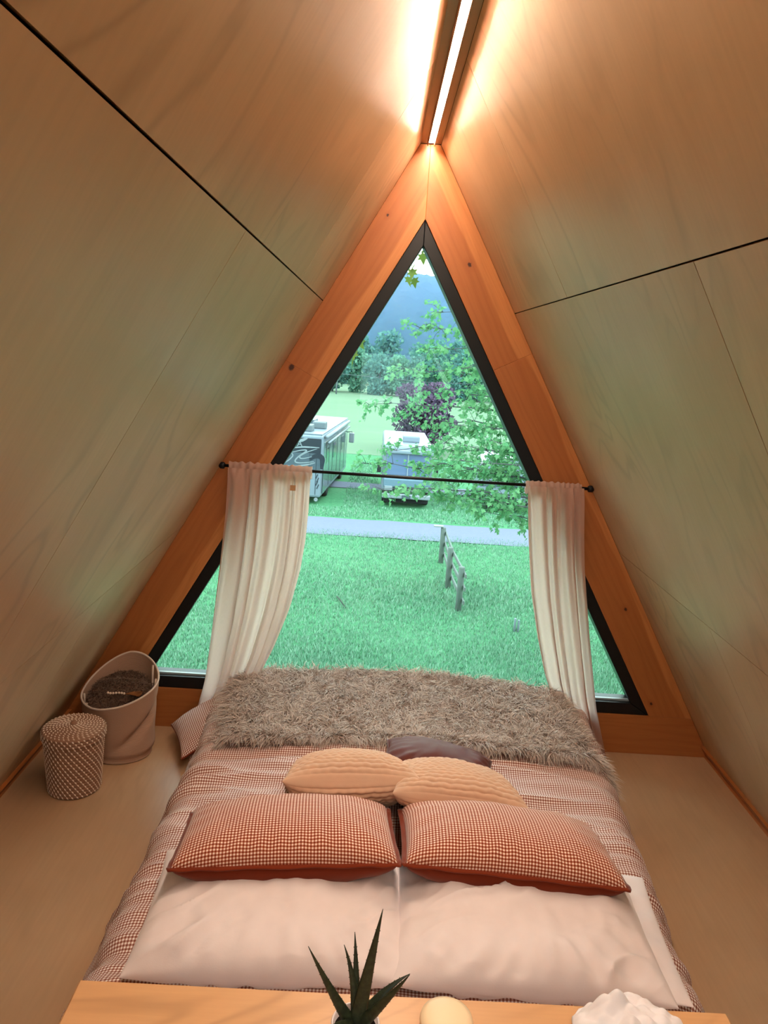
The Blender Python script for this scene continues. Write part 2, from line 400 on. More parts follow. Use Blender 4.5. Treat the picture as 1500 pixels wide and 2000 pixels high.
def interp_curve(px, Y, n):
    P = np.array([at(u, v, Y) for u, v in px]); d = np.r_[0, np.cumsum(np.linalg.norm(np.diff(P, axis=0), axis=1))]; d /= d[-1]
    t = np.linspace(0, 1, n); Q = np.stack([np.interp(t, d, P[:, i]) for i in range(3)], -1)
    for _ in range(6): Q[1:-1] = .25*Q[:-2]+.5*Q[1:-1]+.25*Q[2:]
    return Q
def curtain(name, outer, inner, label, nf, seed, flip):
    nu, nv = 150, 90
    A = interp_curve(outer, 3.035, nv); B = interp_curve(inner, 3.035, nv)
    root = empty(name, tuple((A[0]+B[0])/2), label, 'curtain', 'curtains on the window rod')
    s = np.linspace(0, 1, nu); t = np.linspace(0, 1, nv)
    S, T = np.meshgrid(s, t, indexing='ij')
    warp = S+.035*np.sin(2*PI*S*2.3+seed)+.02*T*np.sin(5*S+seed)
    P = A[None]*(1-S[..., None])+B[None]*S[..., None]
    ph = 2*PI*nf*warp+.8*nzv(S*3, T*1.2, seed)
    amp = (.013+.020*T)*(.65+.5*nzv(S*4+9, T*.5, seed+3))
    yoff = amp*np.sin(ph)+.005*np.sin(2.3*ph+1+2*T)
    head = np.exp(-(T/.03)**2)
    yoff = yoff*(1-head)+head*.004*np.sin(2*PI*nf*2.2*S)
    P[..., 1] += yoff-.016
    P[..., 0] += .35*amp*np.cos(ph)
    uv = np.stack([S*.9, T*1.2], -1).reshape(-1, 2)
    V = P.reshape(-1, 3); F = grid_faces(nu, nv)
    rchild(mk('panel', V, F, CURT, uv=uv), root)
    # gathered rod pocket: a wrinkled sleeve around the rod with a small ruffle above
    nu2, nv2 = 140, 26
    s = np.linspace(0, 1, nu2); a = np.linspace(-.1, 2*PI-.25, nv2)
    S, AA = np.meshgrid(s, a, indexing='ij')
    wr = .0022*np.sin(2*PI*nf*2.4*S+1.5*np.sin(9*S+seed))+.0016*nzv(S*26, AA*.6, seed)
    rz = .026+wr; ry = .0125+wr
    x = (A[0, 0]*(1-S)+B[0, 0]*S); x = x+.002*nzv(S*12, AA, seed+1)
    z = ROD_Z-.008+rz*np.cos(AA)+.004*nzv(S*18, AA*0, seed+5); y = ROD_Y-ry*np.sin(AA)
    V = np.stack([x, y, z], -1).reshape(-1, 3)
    rchild(mk('rod_pocket', V, grid_faces(nu2, nv2), CURT, uv=np.stack([S*.9, AA*.02], -1).reshape(-1, 2)), root)
    return root
cl_ = curtain('curtain', [(446, 912), (441, 1000), (430, 1100), (415, 1220), (400, 1330), (383, 1395)],
        [(609, 922), (606, 985), (600, 1050), (590, 1110), (570, 1185), (540, 1260), (505, 1330)], 'beige sheer curtain on the left, swept outward beside the hamper', 5.5, 1.0, 1)
curtain('curtain', [(1138, 953), (1137, 1050), (1138, 1110), (1148, 1250), (1160, 1380), (1183, 1492)],
        [(1028, 948), (1029, 1050), (1033, 1150), (1045, 1240), (1058, 1310), (1085, 1400)], 'beige sheer curtain on the right, hanging narrow down beside the bed', 4, 4.0, -1)
tp = at(572, 953, 2.985)
rchild(box('care_tag', tuple(tp), (.022, .0015, .022), cloth('tag_cloth', lin('#b98f68')), bev=0), cl_)

# ------------------------------------------------------------------ bed
BX = .03
mt = empty('mattress', (BX, 2.1, 0), 'low mattress on the floor under the gingham duvet', 'mattress')
box('mattress_body', (0, 0, .105), (1.34, 1.86, .19), cloth('mattress_ticking', lin('#d8cfc6')), mt, bev=.04, smooth=True)

def bed_edges(y):
    t = (y-1.53)/1.11
    return -.715+.005*t, .695+.095*t
ZT = .235
nu, nv = 300, 280
ys = np.linspace(1.12, 3.06, nv)
a_ = np.linspace(0, 1, nu)
def duvet_section(y):
    xl, xr_ = bed_edges(y)
    pts = []
    wl, wr_ = xl-.075, xr_+.085
    # left hem -> side -> shoulder -> top -> right shoulder -> hem
    pts += [(wl, .012), (wl+.012, .05), (xl-.03, .12)]
    for a in np.linspace(0, 1, 8): pts.append((xl-.02+.09*(1-math.cos(a*PI/2))*1.0, .14+(ZT-.14)*math.sin(a*PI/2)))
    for a in np.linspace(0, 1, 30)[1:-1]: pts.append((xl+.07+(xr_-xl-.14)*a, ZT+.022*math.sin(a*PI)))
    for a in np.linspace(1, 0, 8): pts.append((xr_+.02-.09*(1-math.cos(a*PI/2)), .14+(ZT-.14)*math.sin(a*PI/2)))
    pts += [(xr_+.03, .12), (wr_-.012, .05), (wr_, .012)]
    P = np.array(pts); d = np.r_[0, np.cumsum(np.linalg.norm(np.diff(P, axis=0), axis=1))]
    tt = a_*d[-1]; return np.stack([np.interp(tt, d, P[:, 0]), np.interp(tt, d, P[:, 1])], -1), tt-d[-1]/2
V = np.zeros((nu, nv, 3)); UV = np.zeros((nu, nv, 2))
for j, y in enumerate(ys):
    sec, tt = duvet_section(y); V[:, j, 0] = sec[:, 0]; V[:, j, 1] = y; V[:, j, 2] = sec[:, 1]; UV[:, j, 0] = tt; UV[:, j, 1] = y
X_, Y_ = UV[..., 0], UV[..., 1]
wr = nzv(X_*2.2+1.2*np.sin(Y_*3), Y_*15+1.5*nzv(X_*1.4, Y_*1.4, 3), .5)
wr2 = nzv(X_*6, Y_*32, 4.5); wr3 = nzv(X_*2, Y_*3, 8)
D = .019*(1-np.abs(wr)*2)*.8+.007*wr2+.014*wr3-.006
edge = np.clip((np.abs(X_)-.62)/.15, 0, 1)
D = D+edge*.014*nzv(X_*4, Y_*9, 12)
nrm = np.zeros_like(V); dX = np.gradient(V, axis=0); dY = np.gradient(V, axis=1); nrm = np.cross(dX, dY); nrm /= np.linalg.norm(nrm, axis=-1)[..., None]+1e-9
nrm *= np.sign(nrm[..., 2:3]+1e-6)
V = V+nrm*D[..., None]; V[..., 2] = np.maximum(V[..., 2], .006)
dv = mk('duvet', V.reshape(-1, 3), grid_faces(nu, nv), GING, uv=UV.reshape(-1, 2))
sm = dv.modifiers.new('thickness', 'SOLIDIFY'); sm.thickness = .006; sm.offset = -1
tag(dv, 'rumpled brown and white gingham duvet covering the low bed', 'duvet')

# ---- pillows
def pillow_side(w, d, t, n, pinch, sgn, seed, wamp, disp=None, pw=.42, m=None, crease=0.0):
    m = m or n
    u = np.sin(np.linspace(-PI/2, PI/2, n)); v = np.sin(np.linspace(-PI/2, PI/2, m))
    U, Vv = np.meshgrid(u, v, indexing='ij')
    x = w/2*U*(1-pinch*(1-Vv**2)*np.abs(U)**2); y = d/2*Vv*(1-pinch*1.2*(1-U**2)*np.abs(Vv)**2)
    h = t/2*np.maximum((1-U**2)*(1-Vv**2), 0)**pw
    e = np.maximum((1-U**2)*(1-Vv**2), 0)
    em = np.clip(e*6, 0, 1)
    z = sgn*h
    wrk = wamp*em*(nzv(x*7, y*7, seed)+.6*nzv(x*16+3, y*10, seed+2)+.35*nzv(x*34, y*22, seed+6))
    ang = np.arctan2(y, x); rad = np.sqrt(U**2+Vv**2)
    wrk += wamp*.9*em*np.clip(rad-.55, 0, 1)*np.sin(ang*22+3*nzv(x*5, y*5, seed+4))
    q_ = .5+.9*nzv(x*1.6, y*1.6, seed+3)
    cr = (1-np.abs(nzv((x+y*.4)*2.6, (y-x*.5*np.sign(q_))*15+2.0*nzv(x*4, y*4, seed), seed+9)))**6*np.clip(.3+nzv(x*5, y*5, seed+12)*1.6, 0, 1)
    wrk += crease*em*cr
    z = z+sgn*wrk
    def arc(A, B_, axis):
        d = np.sqrt(np.diff(A, axis=axis)**2+np.diff(B_, axis=axis)**2); pad = [(0, 0), (0, 0)]; pad[axis] = (1, 0)
        c = np.cumsum(np.pad(d, pad), axis=axis); return c-np.take(c, [c.shape[axis]//2], axis=axis)
    ax, ay = arc(x, h, 0), arc(y, h, 1)
    Pg = np.stack([x, y, z], -1)
    if disp is not None:
        nn = np.cross(np.gradient(Pg, axis=0), np.gradient(Pg, axis=1)); nn /= np.linalg.norm(nn, axis=-1)[..., None]+1e-9
        Pg = Pg+sgn*nn*(np.clip(e*14, 0, 1)*disp(ax, ay))[..., None]
    V = Pg.reshape(-1, 3); F = grid_faces(n, m)
    if sgn < 0: F = F[:, ::-1]
    return V, F, np.stack([ax, ay], -1).reshape(-1, 2)
def perimeter(w, d, pinch, n=40):
    s = np.sin(np.linspace(-PI/2, PI/2, n)); o = np.ones(n)
    P = []
    for U, Vv in ((s, -o), (o, s), (s[::-1], o), (-o, s[::-1])):
        x = w/2*U*(1-pinch*(1-Vv**2)*np.abs(U)**2); y = d/2*Vv*(1-pinch*1.2*(1-U**2)*np.abs(Vv)**2); P.append(np.stack([x, y, 0*x], -1)[:-1])
    return np.concatenate(P)
def ring_tube(P, r, seg=6):
    n = len(P); T = np.roll(P, -1, 0)-np.roll(P, 1, 0); T /= np.linalg.norm(T, axis=1)[:, None]+1e-12
    up = np.array([0, 0, 1.]); a = np.linspace(0, 2*PI, seg, endpoint=False)
    Wd = np.cross(T, up); Wd /= np.linalg.norm(Wd, axis=1)[:, None]+1e-12
    V = (P[:, None]+r*(np.cos(a)[None, :, None]*Wd[:, None]+np.sin(a)[None, :, None]*up)).reshape(-1, 3)
    F = []
    for i in range(n):
        for j in range(seg): F.append([i*seg+j, i*seg+(j+1) % seg, ((i+1) % n)*seg+(j+1) % seg, ((i+1) % n)*seg+j])
    return V, F
def flange(P, wd, th=.004):
    c = P.mean(0); n = len(P); T = np.roll(P, -1, 0)-np.roll(P, 1, 0); T /= np.linalg.norm(T, axis=1)[:, None]+1e-12
    out = np.cross(T, [0, 0, 1.]); O = P+out*wd
    rng = np.sin(np.arange(n)*.9)*.0015
    V = np.concatenate([P+[0, 0, th/2], O+np.c_[0*rng, 0*rng, rng+th/2], O+np.c_[0*rng, 0*rng, rng-th/2], P-[0, 0, th/2]]); F = []
    for k in range(3):
        for i in range(n): F.append([k*n+i, k*n+(i+1) % n, (k+1)*n+(i+1) % n, (k+1)*n+i])
    return V, F

def pillow(name, label, cat, group, loc, rot, w, d, t, front, back, pip=None, pinch=.05, wamp=.006, seed=0, n=64, disp=None, flange_w=0, m=None, pw=.42, crease=0.0):
    root = empty(name, loc, label, cat, group); root.rotation_euler = Euler([math.radians(a) for a in rot], 'XYZ')
    V, F, uv = pillow_side(w, d, t, n, pinch, 1, seed, wamp, disp, pw, m, crease); mk('front_panel', V, F, front, root, uv=uv)
    V, F, uv = pillow_side(w, d, t, n, pinch, -1, seed+20, wamp, disp, pw, m, crease); mk('back_panel', V, F, back, root, uv=uv)
    if pip is not None:
        P = perimeter(w, d, pinch)
        V, F = ring_tube(P, .0035); mk('piping', V, F, pip, root, uv=V[:, :2])
        if flange_w: V, F = flange(P, flange_w); mk('flange', V, F, pip, root, uv=V[:, :2])
    return root

PG = 'bed pillows stacked at the near end of the bed'
pillow('bed_pillow', 'flat white pillow half hidden under the right white pillow', 'pillow', PG, (.345, 1.69, .278), (2, 2, -3), .65, .42, .08, WHITE, WHITE, None, .03, .006, 31)
pillow('bed_pillow', 'plump white pillow in front on the left', 'pillow', PG, (-.305, 1.64, .302), (1, 0, 1.5), .635, .42, .165, WHITE, WHITE, None, .04, .011, 3, n=120, crease=.016)
pillow('bed_pillow', 'plump white pillow in front on the right with creases', 'pillow', PG, (.29, 1.64, .305), (1, 1, -1), .63, .43, .17, WHITE, WHITE, None, .04, .013, 11, n=120, crease=.024)
pillow('gingham_pillow', 'rust gingham pillow on the left with plain rust underside', 'pillow', 'rust gingham pillows', (-.30, 1.81, .390), (-11, -2, 4), .545, .33, .18, GING2, RUST, RUST, .02, .004, 5, n=90, flange_w=.012, pw=.34)
pillow('gingham_pillow', 'rust gingham pillow on the right with plain rust underside', 'pillow', 'rust gingham pillows', (.275, 1.82, .390), (-11, 3, -1), .545, .33, .18, GING2, RUST, RUST, .02, .004, 9, n=90, flange_w=.012, pw=.34)
def ribs(ph):
    def f(x, y):
        row = y/.0185+.12*np.sin(x*9+ph); k = np.floor(row); fr = row-k
        r = np.sqrt(np.maximum(1-(2*fr-1)**2, 0)); b = .72+.28*np.abs(np.sin(PI*(x/.026+.5*(k % 2)+.13*np.sin(k*2.1))))
        return .011*r*b-.006
    return f
pillow('throw_pillow', 'beige ribbed cushion on the left leaning over the brown cushion', 'pillow', 'beige ribbed cushions', (-.155, 2.17, .35), (-30, -1, 5), .40, .40, .18, BEIGE, BEIGE, None, .09, .004, 15, n=130, disp=ribs(0), m=170)
pillow('throw_pillow', 'beige ribbed cushion on the right behind the right gingham pillow', 'pillow', 'beige ribbed cushions', (.17, 2.13, .36), (-20, 5, -1), .40, .36, .16, BEIGE, BEIGE, None, .09, .004, 16, n=130, disp=ribs(2), m=170)
pillow('satin_cushion', 'shiny dark brown cushion behind the beige cushions', 'pillow', None, (.14, 2.35, .32), (-10, 5, -8), .37, .26, .13, SATIN, SATIN, SATIN, .06, .009, 21, n=64)
pillow('gingham_cushion', 'gingham cushion wedged against the wall under the fur throw on the left', 'pillow', None, (-.70, 2.94, .145), (4, -26, 22), .40, .26, .12, GING, RUST, RUST, .06, .004, 27, n=50)

# ---- fur throw
FURM = Mat('taupe_faux_fur', rough=.75, spec=.25); X = FURM.xyz(FURM.uv())
FURM.base(FURM.mix(X[1], FURM.mix(X[0], lin('#8c7669'), lin('#ab9588')), FURM.mix(X[0], lin('#cdb8ac'), lin('#fffaf6'))))
FURB = cloth('taupe_fur_backing', lin('#7c5f4e'))
def fur(name, P, N, length, width, mat, parent, seed, lean=(0, -.5, -.15), up_=.75, seg=3, cell=55.0, pull=.0):
    """strands rooted at P along N: tapered ribbons that lean together in clumps"""
    rg = np.random.default_rng(seed); n = len(P)
    cx = np.floor(P*cell+rg.normal(0, .5, P.shape)); h = np.sin(cx @ np.array([12.9898, 78.233, 37.719]))*43758.5453
    h1 = h-np.floor(h); h2 = h*1.7-np.floor(h*1.7); h3 = h*2.3-np.floor(h*2.3)
    cl = np.stack([h1-.5, h2-.5, .4*(h3-.5)], -1)*1.9
    Dv = N*up_+np.array(lean)+cl+rg.normal(0, .16, P.shape); Dv /= np.linalg.norm(Dv, axis=1)[:, None]
    L = length*(.6+.6*rg.random(n))
    side = np.cross(Dv, rg.normal(0, 1, P.shape)); side /= np.linalg.norm(side, axis=1)[:, None]
    g = np.array([0, 0, -1.])
    Vs = []; U = []; tint = np.clip(.7*h2+.3*rg.random(n), 0, 1)
    for k in range(seg):
        t = k/seg; c = P+Dv*(L*t)[:, None]+g*(L*.45*t*t)[:, None]; w = width*(1-t*.75)
        Vs += [c-side*w/2, c+side*w/2]; U += [np.stack([tint, np.full(n, t)], -1)]*2
    ctr = (cx+.5)/cell; ctr[:, 2] = P[:, 2]; off = (ctr-P)*pull
    for k in range(seg):
        for q in (0, 1): Vs[2*k+q] = Vs[2*k+q]+off*(k/seg)**1.3
    Vs.append(P+off+Dv*L[:, None]+g*(L*.45)[:, None]); U.append(np.stack([tint, np.ones(n)], -1))
    m = 2*seg+1; V = np.stack(Vs, 1).reshape(-1, 3); UV = np.stack(U, 1).reshape(-1, 2)
    b = (np.arange(n)*m)[:, None]; F = []
    for k in range(seg-1): F += [b+[2*k, 2*k+1, 2*k+3], b+[2*k, 2*k+3, 2*k+2]]
    F.append(b+[2*seg-2, 2*seg-1, 2*seg])
    F = np.stack(F, 1).reshape(-1, 3)
    o = mk(name, V, F.astype(np.int32), mat, parent, uv=UV); tag(o, kind='stuff'); return o

def throw_surf(s, t):
    """s across the bed, t from the near edge to the window"""
    y = 2.575+.475*t
    xl = -.645-.055*t; xr_ = .80-.015*t
    x = xl+(xr_-xl)*s
    z = .262+.016*np.sin(s*PI)+.055*np.clip(t, 0, 1)**1.5*np.sin(np.clip(s, 0, 1)*PI)**.45
    z = z-.055*np.clip(1-s/.05, 0, 1)**2-.13*np.clip((s-.93)/.07, 0, 1)**1.6
    y = y-.03*np.sin(s*PI*3)*(1-t)*.4-.02*(1-t)*(np.abs(s-.5)*2)**2
    return x, y, z
s = np.linspace(0, 1, 90); t = np.linspace(0, 1, 40); S, T = np.meshgrid(s, t, indexing='ij')
x, y, z = throw_surf(S, T); z = z+.010*nzv(S*9, T*4, 2)+.006*nzv(S*22, T*9, 5)
thr = empty('fur_throw', (.04, 2.8, .26), 'shaggy taupe faux fur throw across the foot of the bed', 'blanket')
V = np.stack([x, y, z], -1).reshape(-1, 3)
bo = mk('backing', V, grid_faces(90, 40), FURB, uv=np.stack([S, T], -1).reshape(-1, 2)); rchild(bo, thr)
n = 62000; sr, tr_ = RNG.random(n), RNG.random(n)
e = int(n*.10); tr_[:e] = RNG.random(e)**3*.04
x, y, z = throw_surf(sr, tr_); P = np.stack([x, y, z+.004], -1)
dn = .004; x2, y2, z2 = throw_surf(sr+dn, tr_); x3, y3, z3 = throw_surf(sr, tr_+dn)
a = np.stack([x2-x, y2-y, z2-z], -1); b = np.stack([x3-x, y3-y, z3-z], -1); N = np.cross(a, b); N /= np.linalg.norm(N, axis=1)[:, None]; N *= np.sign(N[:, 2:3])
flow = np.stack([.5*nzv(P[:, 0]*5, P[:, 1]*5, 1)+.05, -.45+.45*nzv(P[:, 0]*5, P[:, 1]*5, 9), 0*P[:, 0]], -1)
rchild(fur('fur_pile', P, N, .068, .0034, FURM, None, 5, lean=flow, up_=.5, cell=38.0, pull=.45), thr)

# ------------------------------------------------------------------ lidded woven basket
BKC = np.array([-1.172, 2.60, 0])
WOV = Mat('brown_seagrass', rough=.8, spec=.2); _uv = WOV.uv(); _n = WOV.noise(WOV.mapping(_uv, (90, 400, 1)), 1, 3)
WOV.base(WOV.mix(_n, lin('#7a5340'), lin('#a07a62'))); WOV.bump(_n, .4, .002)
STI = Mat('cream_stitch', lin('#e3cdb9'), .8, .2)
bsk = empty('woven_basket', tuple(BKC), 'lidded round woven basket with cream diagonal stitches on the floor', 'basket')
NC = 17; H_ = .205
prof = []
for i in np.linspace(0, 1, NC*5+1): prof.append((.090+.013*i+.0026*abs(math.sin(PI*NC*i)), .003+H_*i))
V, F = lathe_vf([(0.0, .002)]+prof, 72); a = np.linspace(0, 1, 72); mk('basket_body', V, F, WOV, bsk, uv=np.stack([np.repeat(a, len(prof)+1), np.tile(np.r_[0, [p[1] for p in prof]], 72)], -1))
lp = [(.1075, H_+.004)]
for i in np.linspace(0, 1, 16): lp.append((.1085+.0025*abs(math.sin(PI*3*i)), H_+.004+.032*i))
for i in np.linspace(1, 0, 60): lp.append((.107*i+.0004, H_+.036+.012*(1-i**2)+.0022*abs(math.sin(PI*10*i))))
V, F = lathe_vf(lp, 72); lid = mk('lid', V, F, WOV, bsk, uv=np.stack([np.repeat(a, len(lp)), np.tile(np.linspace(0, .2, len(lp)), 72)], -1))
kp = [(.0, 0), (.010, .0), (.013, .005), (.011, .012), (.006, .016), (0, .017)]
V, F = lathe_vf(kp, 16, (0, 0, H_+.046)); mk('knob', V, F, WOV, lid, uv=V[:, :2])
def stitch(c, tdir, ndir, ln, wd, hg):
    tdir = tdir/np.linalg.norm(tdir); sd = np.cross(ndir, tdir)
    v = [c-tdir*ln/2, c+tdir*ln/2, c-sd*wd/2, c+sd*wd/2, c+ndir*hg]; v = [q-ndir*.0006 for q in v[:4]]+[v[4]]
    return np.array(v), [[0, 2, 4], [2, 1, 4], [1, 3, 4], [3, 0, 4]]
ps = []
for k in range(NC):
    zc = .003+H_*(k+.5)/NC; r = .090+.013*(k+.5)/NC+.0024
    for j in range(34):
        th = 2*PI*(j/34)-k*.085
        nd = np.array([math.cos(th), math.sin(th), 0]); td = np.array([-math.sin(th)*.75, math.cos(th)*.75, -1.0])
        ps.append(stitch(nd*r+np.array([0, 0, zc]), td, nd, .0145, .0062, .0032))
V, F = merge(ps); tag(mk('stitching', V, F, STI, bsk, smooth=True), kind='stuff')
ps = []
for k in range(10):
    i = (k+.5)/10; r = .107*i; zc = H_+.036+.012*(1-i**2)+.0022
    m_ = max(5, int(40*i**.7))
    for j in range(m_):
        th = 2*PI*j/m_+k*.16; nd = np.array([math.cos(th)*.1*i, math.sin(th)*.1*i, 1.0]); nd /= np.linalg.norm(nd)
        td = np.array([math.cos(th+.8), math.sin(th+.8), 0.0]); ps.append(stitch(np.array([r*math.cos(th), r*math.sin(th), zc]), td, nd, .0125, .0055, .003))
for k in range(3):
    zc = H_+.004+.032*(k+.5)/3
    for j in range(36):
        th = 2*PI*j/36-k*.09; nd = np.array([math.cos(th), math.sin(th), 0]); td = np.array([-math.sin(th)*.7, math.cos(th)*.7, -1.0]); ps.append(stitch(nd*.1108+np.array([0, 0, zc]), td, nd, .013, .007, .0034))
V, F = merge(ps); tag(mk('lid_stitching', V, F, STI, lid, smooth=True), kind='stuff')

# ------------------------------------------------------------------ soft fabric hamper with a fur blanket inside
BGC = np.array([-1.095, 2.875, 0])
CANV = Mat('ribbed_beige_canvas', rough=.9, spec=.15); _uv = CANV.uv(); _x = CANV.xyz(_uv)
_r = CANV.math('SINE', CANV.math('MULTIPLY', _x[1], 1300.0)); CANV.base(CANV.mix(CANV.math('MULTIPLY_ADD', _r, .15, .3), lin('#b3907a'), lin('#8f6c58'))); CANV.bump(_r, .35, .0015)
EDGE = cloth('pale_hem', lin('#d9c4b4'))
hamper = empty('fabric_hamper', tuple(BGC), 'slouching beige fabric hamper standing in the left corner', 'hamper')
def rim(th):      # height of the rim round the hamper: tall at the back, lower towards the room
    return .285+.085*max(0, math.sin(th))**1.2-.045*max(0, -math.sin(th))-.035*max(0, -math.cos(th))+.02*max(0, math.cos(th))
nT, nZ = 96, 50
def bag_pt(th, i, inset=0.0):
    h = rim(th); z = .004+(h-.004)*i
    r = .128+.016*i-.010*math.exp(-((i-.05)/.06)**2)
    dent = math.exp(-((i-.30-.30*(th+1.2))/.09)**2)*math.exp(-((th+.65)/.7)**2)
    r -= .030*dent; r += .010*math.exp(-((i-.12)/.12)**2)*math.exp(-((th+.3)/.8)**2)
    ex = 1+.06*math.cos(2*th)*i
    lean = .012*i
    return np.array([(r-inset)*ex*math.cos(th)-lean*.2, (r-inset)*.92*math.sin(th)+lean, z])
ths = np.linspace(-PI, PI, nT, endpoint=False)
V = np.array([[bag_pt(th, i) for i in np.linspace(0, 1, nZ)] for th in ths]).reshape(-1, 3)
UV = np.array([[(th*.13, .3*i) for i in np.linspace(0, 1, nZ)] for th in ths]).reshape(-1, 2)
mk('hamper_body', V, grid_faces(nT, nZ, True), CANV, hamper, uv=UV)
V = np.array([[bag_pt(th, i, .006) for i in np.linspace(.02, 1, nZ)] for th in ths]).reshape(-1, 3)
mk('lining', V, grid_faces(nT, nZ, True)[:, ::-1], CANV, hamper, uv=UV)
V, F = lathe_vf([(0, .003), (.12, .003), (.124, .006)], 40); mk('hamper_base', V*np.array([1, .92, 1]), F, CANV, hamper, uv=V[:, :2])
P = np.array([bag_pt(th, 1.0, .003) for th in ths]); V, F = ring_tube(P, .0042); mk('hem', V, F, EDGE, hamper, uv=V[:, :2])
for th0 in (-2.75, .35):
    q = []
    for k in np.linspace(0, 1, 14):
        p = bag_pt(th0+(k-.5)*.5, 1-.28*math.sin(k*PI)**.6, .012); q.append(p)
    tube('handle', q, .0045, EDGE, hamper, seg=6)
# blanket heaped inside
bl = empty('folded_fur_blanket', (BGC[0], BGC[1], .0), 'dark taupe fur blanket stuffed in the fabric hamper', 'blanket')
FUR2 = Mat('dark_taupe_fur', rough=.8, spec=.2); X = FUR2.xyz(FUR2.uv()); FUR2.base(FUR2.mix(X[1], lin('#4d382d'), FUR2.mix(X[0], lin('#7d6355'), lin('#a38a7a'))))
rr = np.linspace(0, 1, 20); tt = np.linspace(0, 2*PI, 40, endpoint=False); TT, RR = np.meshgrid(tt, rr, indexing='ij')
def heap(TT, RR):
    x = .122*RR*np.cos(TT); y = .112*RR*np.sin(TT)+.01
    z = .262+.05*(y/.12)+.022*np.sin(y*42+.9)*(1-RR**4)-.02*RR**3
    return x, y, z
x, y, z = heap(TT, RR); V = np.stack([x, y, z], -1).reshape(-1, 3); mk('blanket_body', V, grid_faces(40, 20, True), FURB, bl, uv=V[:, :2])
n = 5000; th, r_ = RNG.random(n)*2*PI, np.sqrt(RNG.random(n)); x, y, z = heap(th, r_); P = np.stack([x, y, z], -1); N = np.tile([0, -.2, 1.0], (n, 1))
o = fur('fur_pile', P, N, .026, .0026, FUR2, bl, 9, lean=(.2, -.3, 0))
# a tassel lying on the blanket
ta = empty('tassel', (BGC[0]+.035, BGC[1]-.035, .255), 'brown tassel with beads lying on the blanket in the hamper', 'tassel')
TAS = Mat('tan_tassel_yarn', lin('#8c5a34'), .8, .2)
ps = []
for k in range(40):
    a0 = RNG.uniform(-.35, .35); b0 = RNG.uniform(-.008, .008)
    ps.append(tube_vf([(0, b0*.4, .012), (.025, a0*.02+b0, .016), (.06, a0*.055+b0, .013+RNG.uniform(-.004, .004))], [.0013, .0012, .0007], 4))
V, F = merge(ps); tag(mk('fringe', V, F, TAS, ta), kind='stuff')
for k in range(7):
    V, F = lathe_vf([(0, -.005), (.0035, -.0035), (.005, 0), (.0035, .0035), (0, .005)], 10, (-.007-.0105*k, .004*math.sin(k), .013)); mk('bead', V, F, STI, ta)

# ------------------------------------------------------------------ side table in the foreground
TZ = .70
tb = empty('wooden_table', (-.04, .70, 0), 'light wooden table top at the near edge of the view', 'table')
TBM = board('birch_table_top', 5.5, (), None, (.60, .31, .12, 1), (.66, .36, .15, 1))
TBM2 = plywood('maple_table_top', 6.1, (.66, .38, .18, 1), (.58, .31, .14, 1), .36, 1.6)
tt_ = prism('table_top', [(-.533, TZ-.03), (.452, TZ-.03), (.452, TZ), (-.533, TZ)], .42, .994, TBM2, uvf=lambda co: (co.y*1.4, co.x*1.2), bev=.003)
rchild(tt_, tb)
for lx in (-.48, .40):
    for ly in (.47, .94): rchild(box('leg', (lx, ly, (TZ-.03)/2), (.045, .045, TZ-.03), TBM2, bev=.004), tb)

# aloe in a pot
PC = np.array([-.117, .862, TZ])
pot = empty('aloe_plant', tuple(PC), 'small dark aloe plant in a white pot on the wooden table', 'plant')
CER = Mat('white_ceramic', lin('#e8dfe0'), .25, .5); SOIL = Mat('dark_soil', (.010, .007, .006, 1), .95, .1)
V, F = lathe_vf([(0, .0), (.024, 0), (.026, .003), (.031, .075), (.0325, .080), (.0315, .082), (.0295, .080), (.028, .066), (.0, .064)], 40); mk('pot', V, F, CER, pot)
V, F = lathe_vf([(.0285, .071), (.020, .073), (.008, .0735), (0, .074)], 30); mk('soil', V, F, SOIL, pot)
ALO = Mat('dark_aloe_leaf', rough=.45, spec=.4); _n = ALO.noise(ALO.obj(), 160, 3); ALO.base(ALO.mix(ALO.ramp(_n, .4, .7), (.012, .020, .010, 1), (.030, .042, .020, 1)))
def aloe(tip, bulge, w, base=(0, 0, .070), teeth=True):
    """a fleshy tapering leaf bent from the soil to its tip (relative to the pot), with small marginal teeth"""
    b = np.array(base); tip = np.array(tip); mid = (b+tip)/2+np.array(bulge); n = 26
    t = np.linspace(0, 1, n)[:, None]; C = (1-t)**2*b+2*t*(1-t)*mid+t**2*tip
    T = np.gradient(C, axis=0); T /= np.linalg.norm(T, axis=1)[:, None]
    view = np.array([0, -.75, .66]); S = np.cross(T, view); S /= np.linalg.norm(S, axis=1)[:, None]; Nn = np.cross(S, T)
    V = []; seg = 10
    for i in range(n):
        ti = i/(n-1); ww = w*(1-ti**1.6)*(.78+.22*math.cos(ti*1.2))+.0004; th = ww*.42
        for j in range(seg):
            a = 2*PI*j/seg; off = -.25*ww*(1-abs(math.cos(a)))
            V.append(C[i]+S[i]*ww*math.cos(a)+Nn[i]*(th*math.sin(a)+0*off))
    F = []
    for i in range(n-1):
        for j in range(seg): F.append([i*seg+j, i*seg+(j+1) % seg, (i+1)*seg+(j+1) % seg, (i+1)*seg+j])
    F.append(list(range(seg))); F.append([(n-1)*seg+j for j in range(seg)])
    if teeth:
        for i in range(3, n-3, 2):
            for sg in (-1, 1):
                ti = i/(n-1); ww = w*(1-ti**1.6)*(.78+.22*math.cos(ti*1.2)); q = C[i]+S[i]*sg*ww*.96; o = len(V)
                V += [q-T[i]*.0012, q+T[i]*.0012, q+S[i]*sg*.0016+T[i]*.0012, q+Nn[i]*.0008]; F += [[o, o+1, o+2], [o, o+2, o+3], [o+1, o+3, o+2]]
    return mk('leaf', V, F, ALO, pot)
def tipof(u, v, Y): return at(u, v, Y)-PC
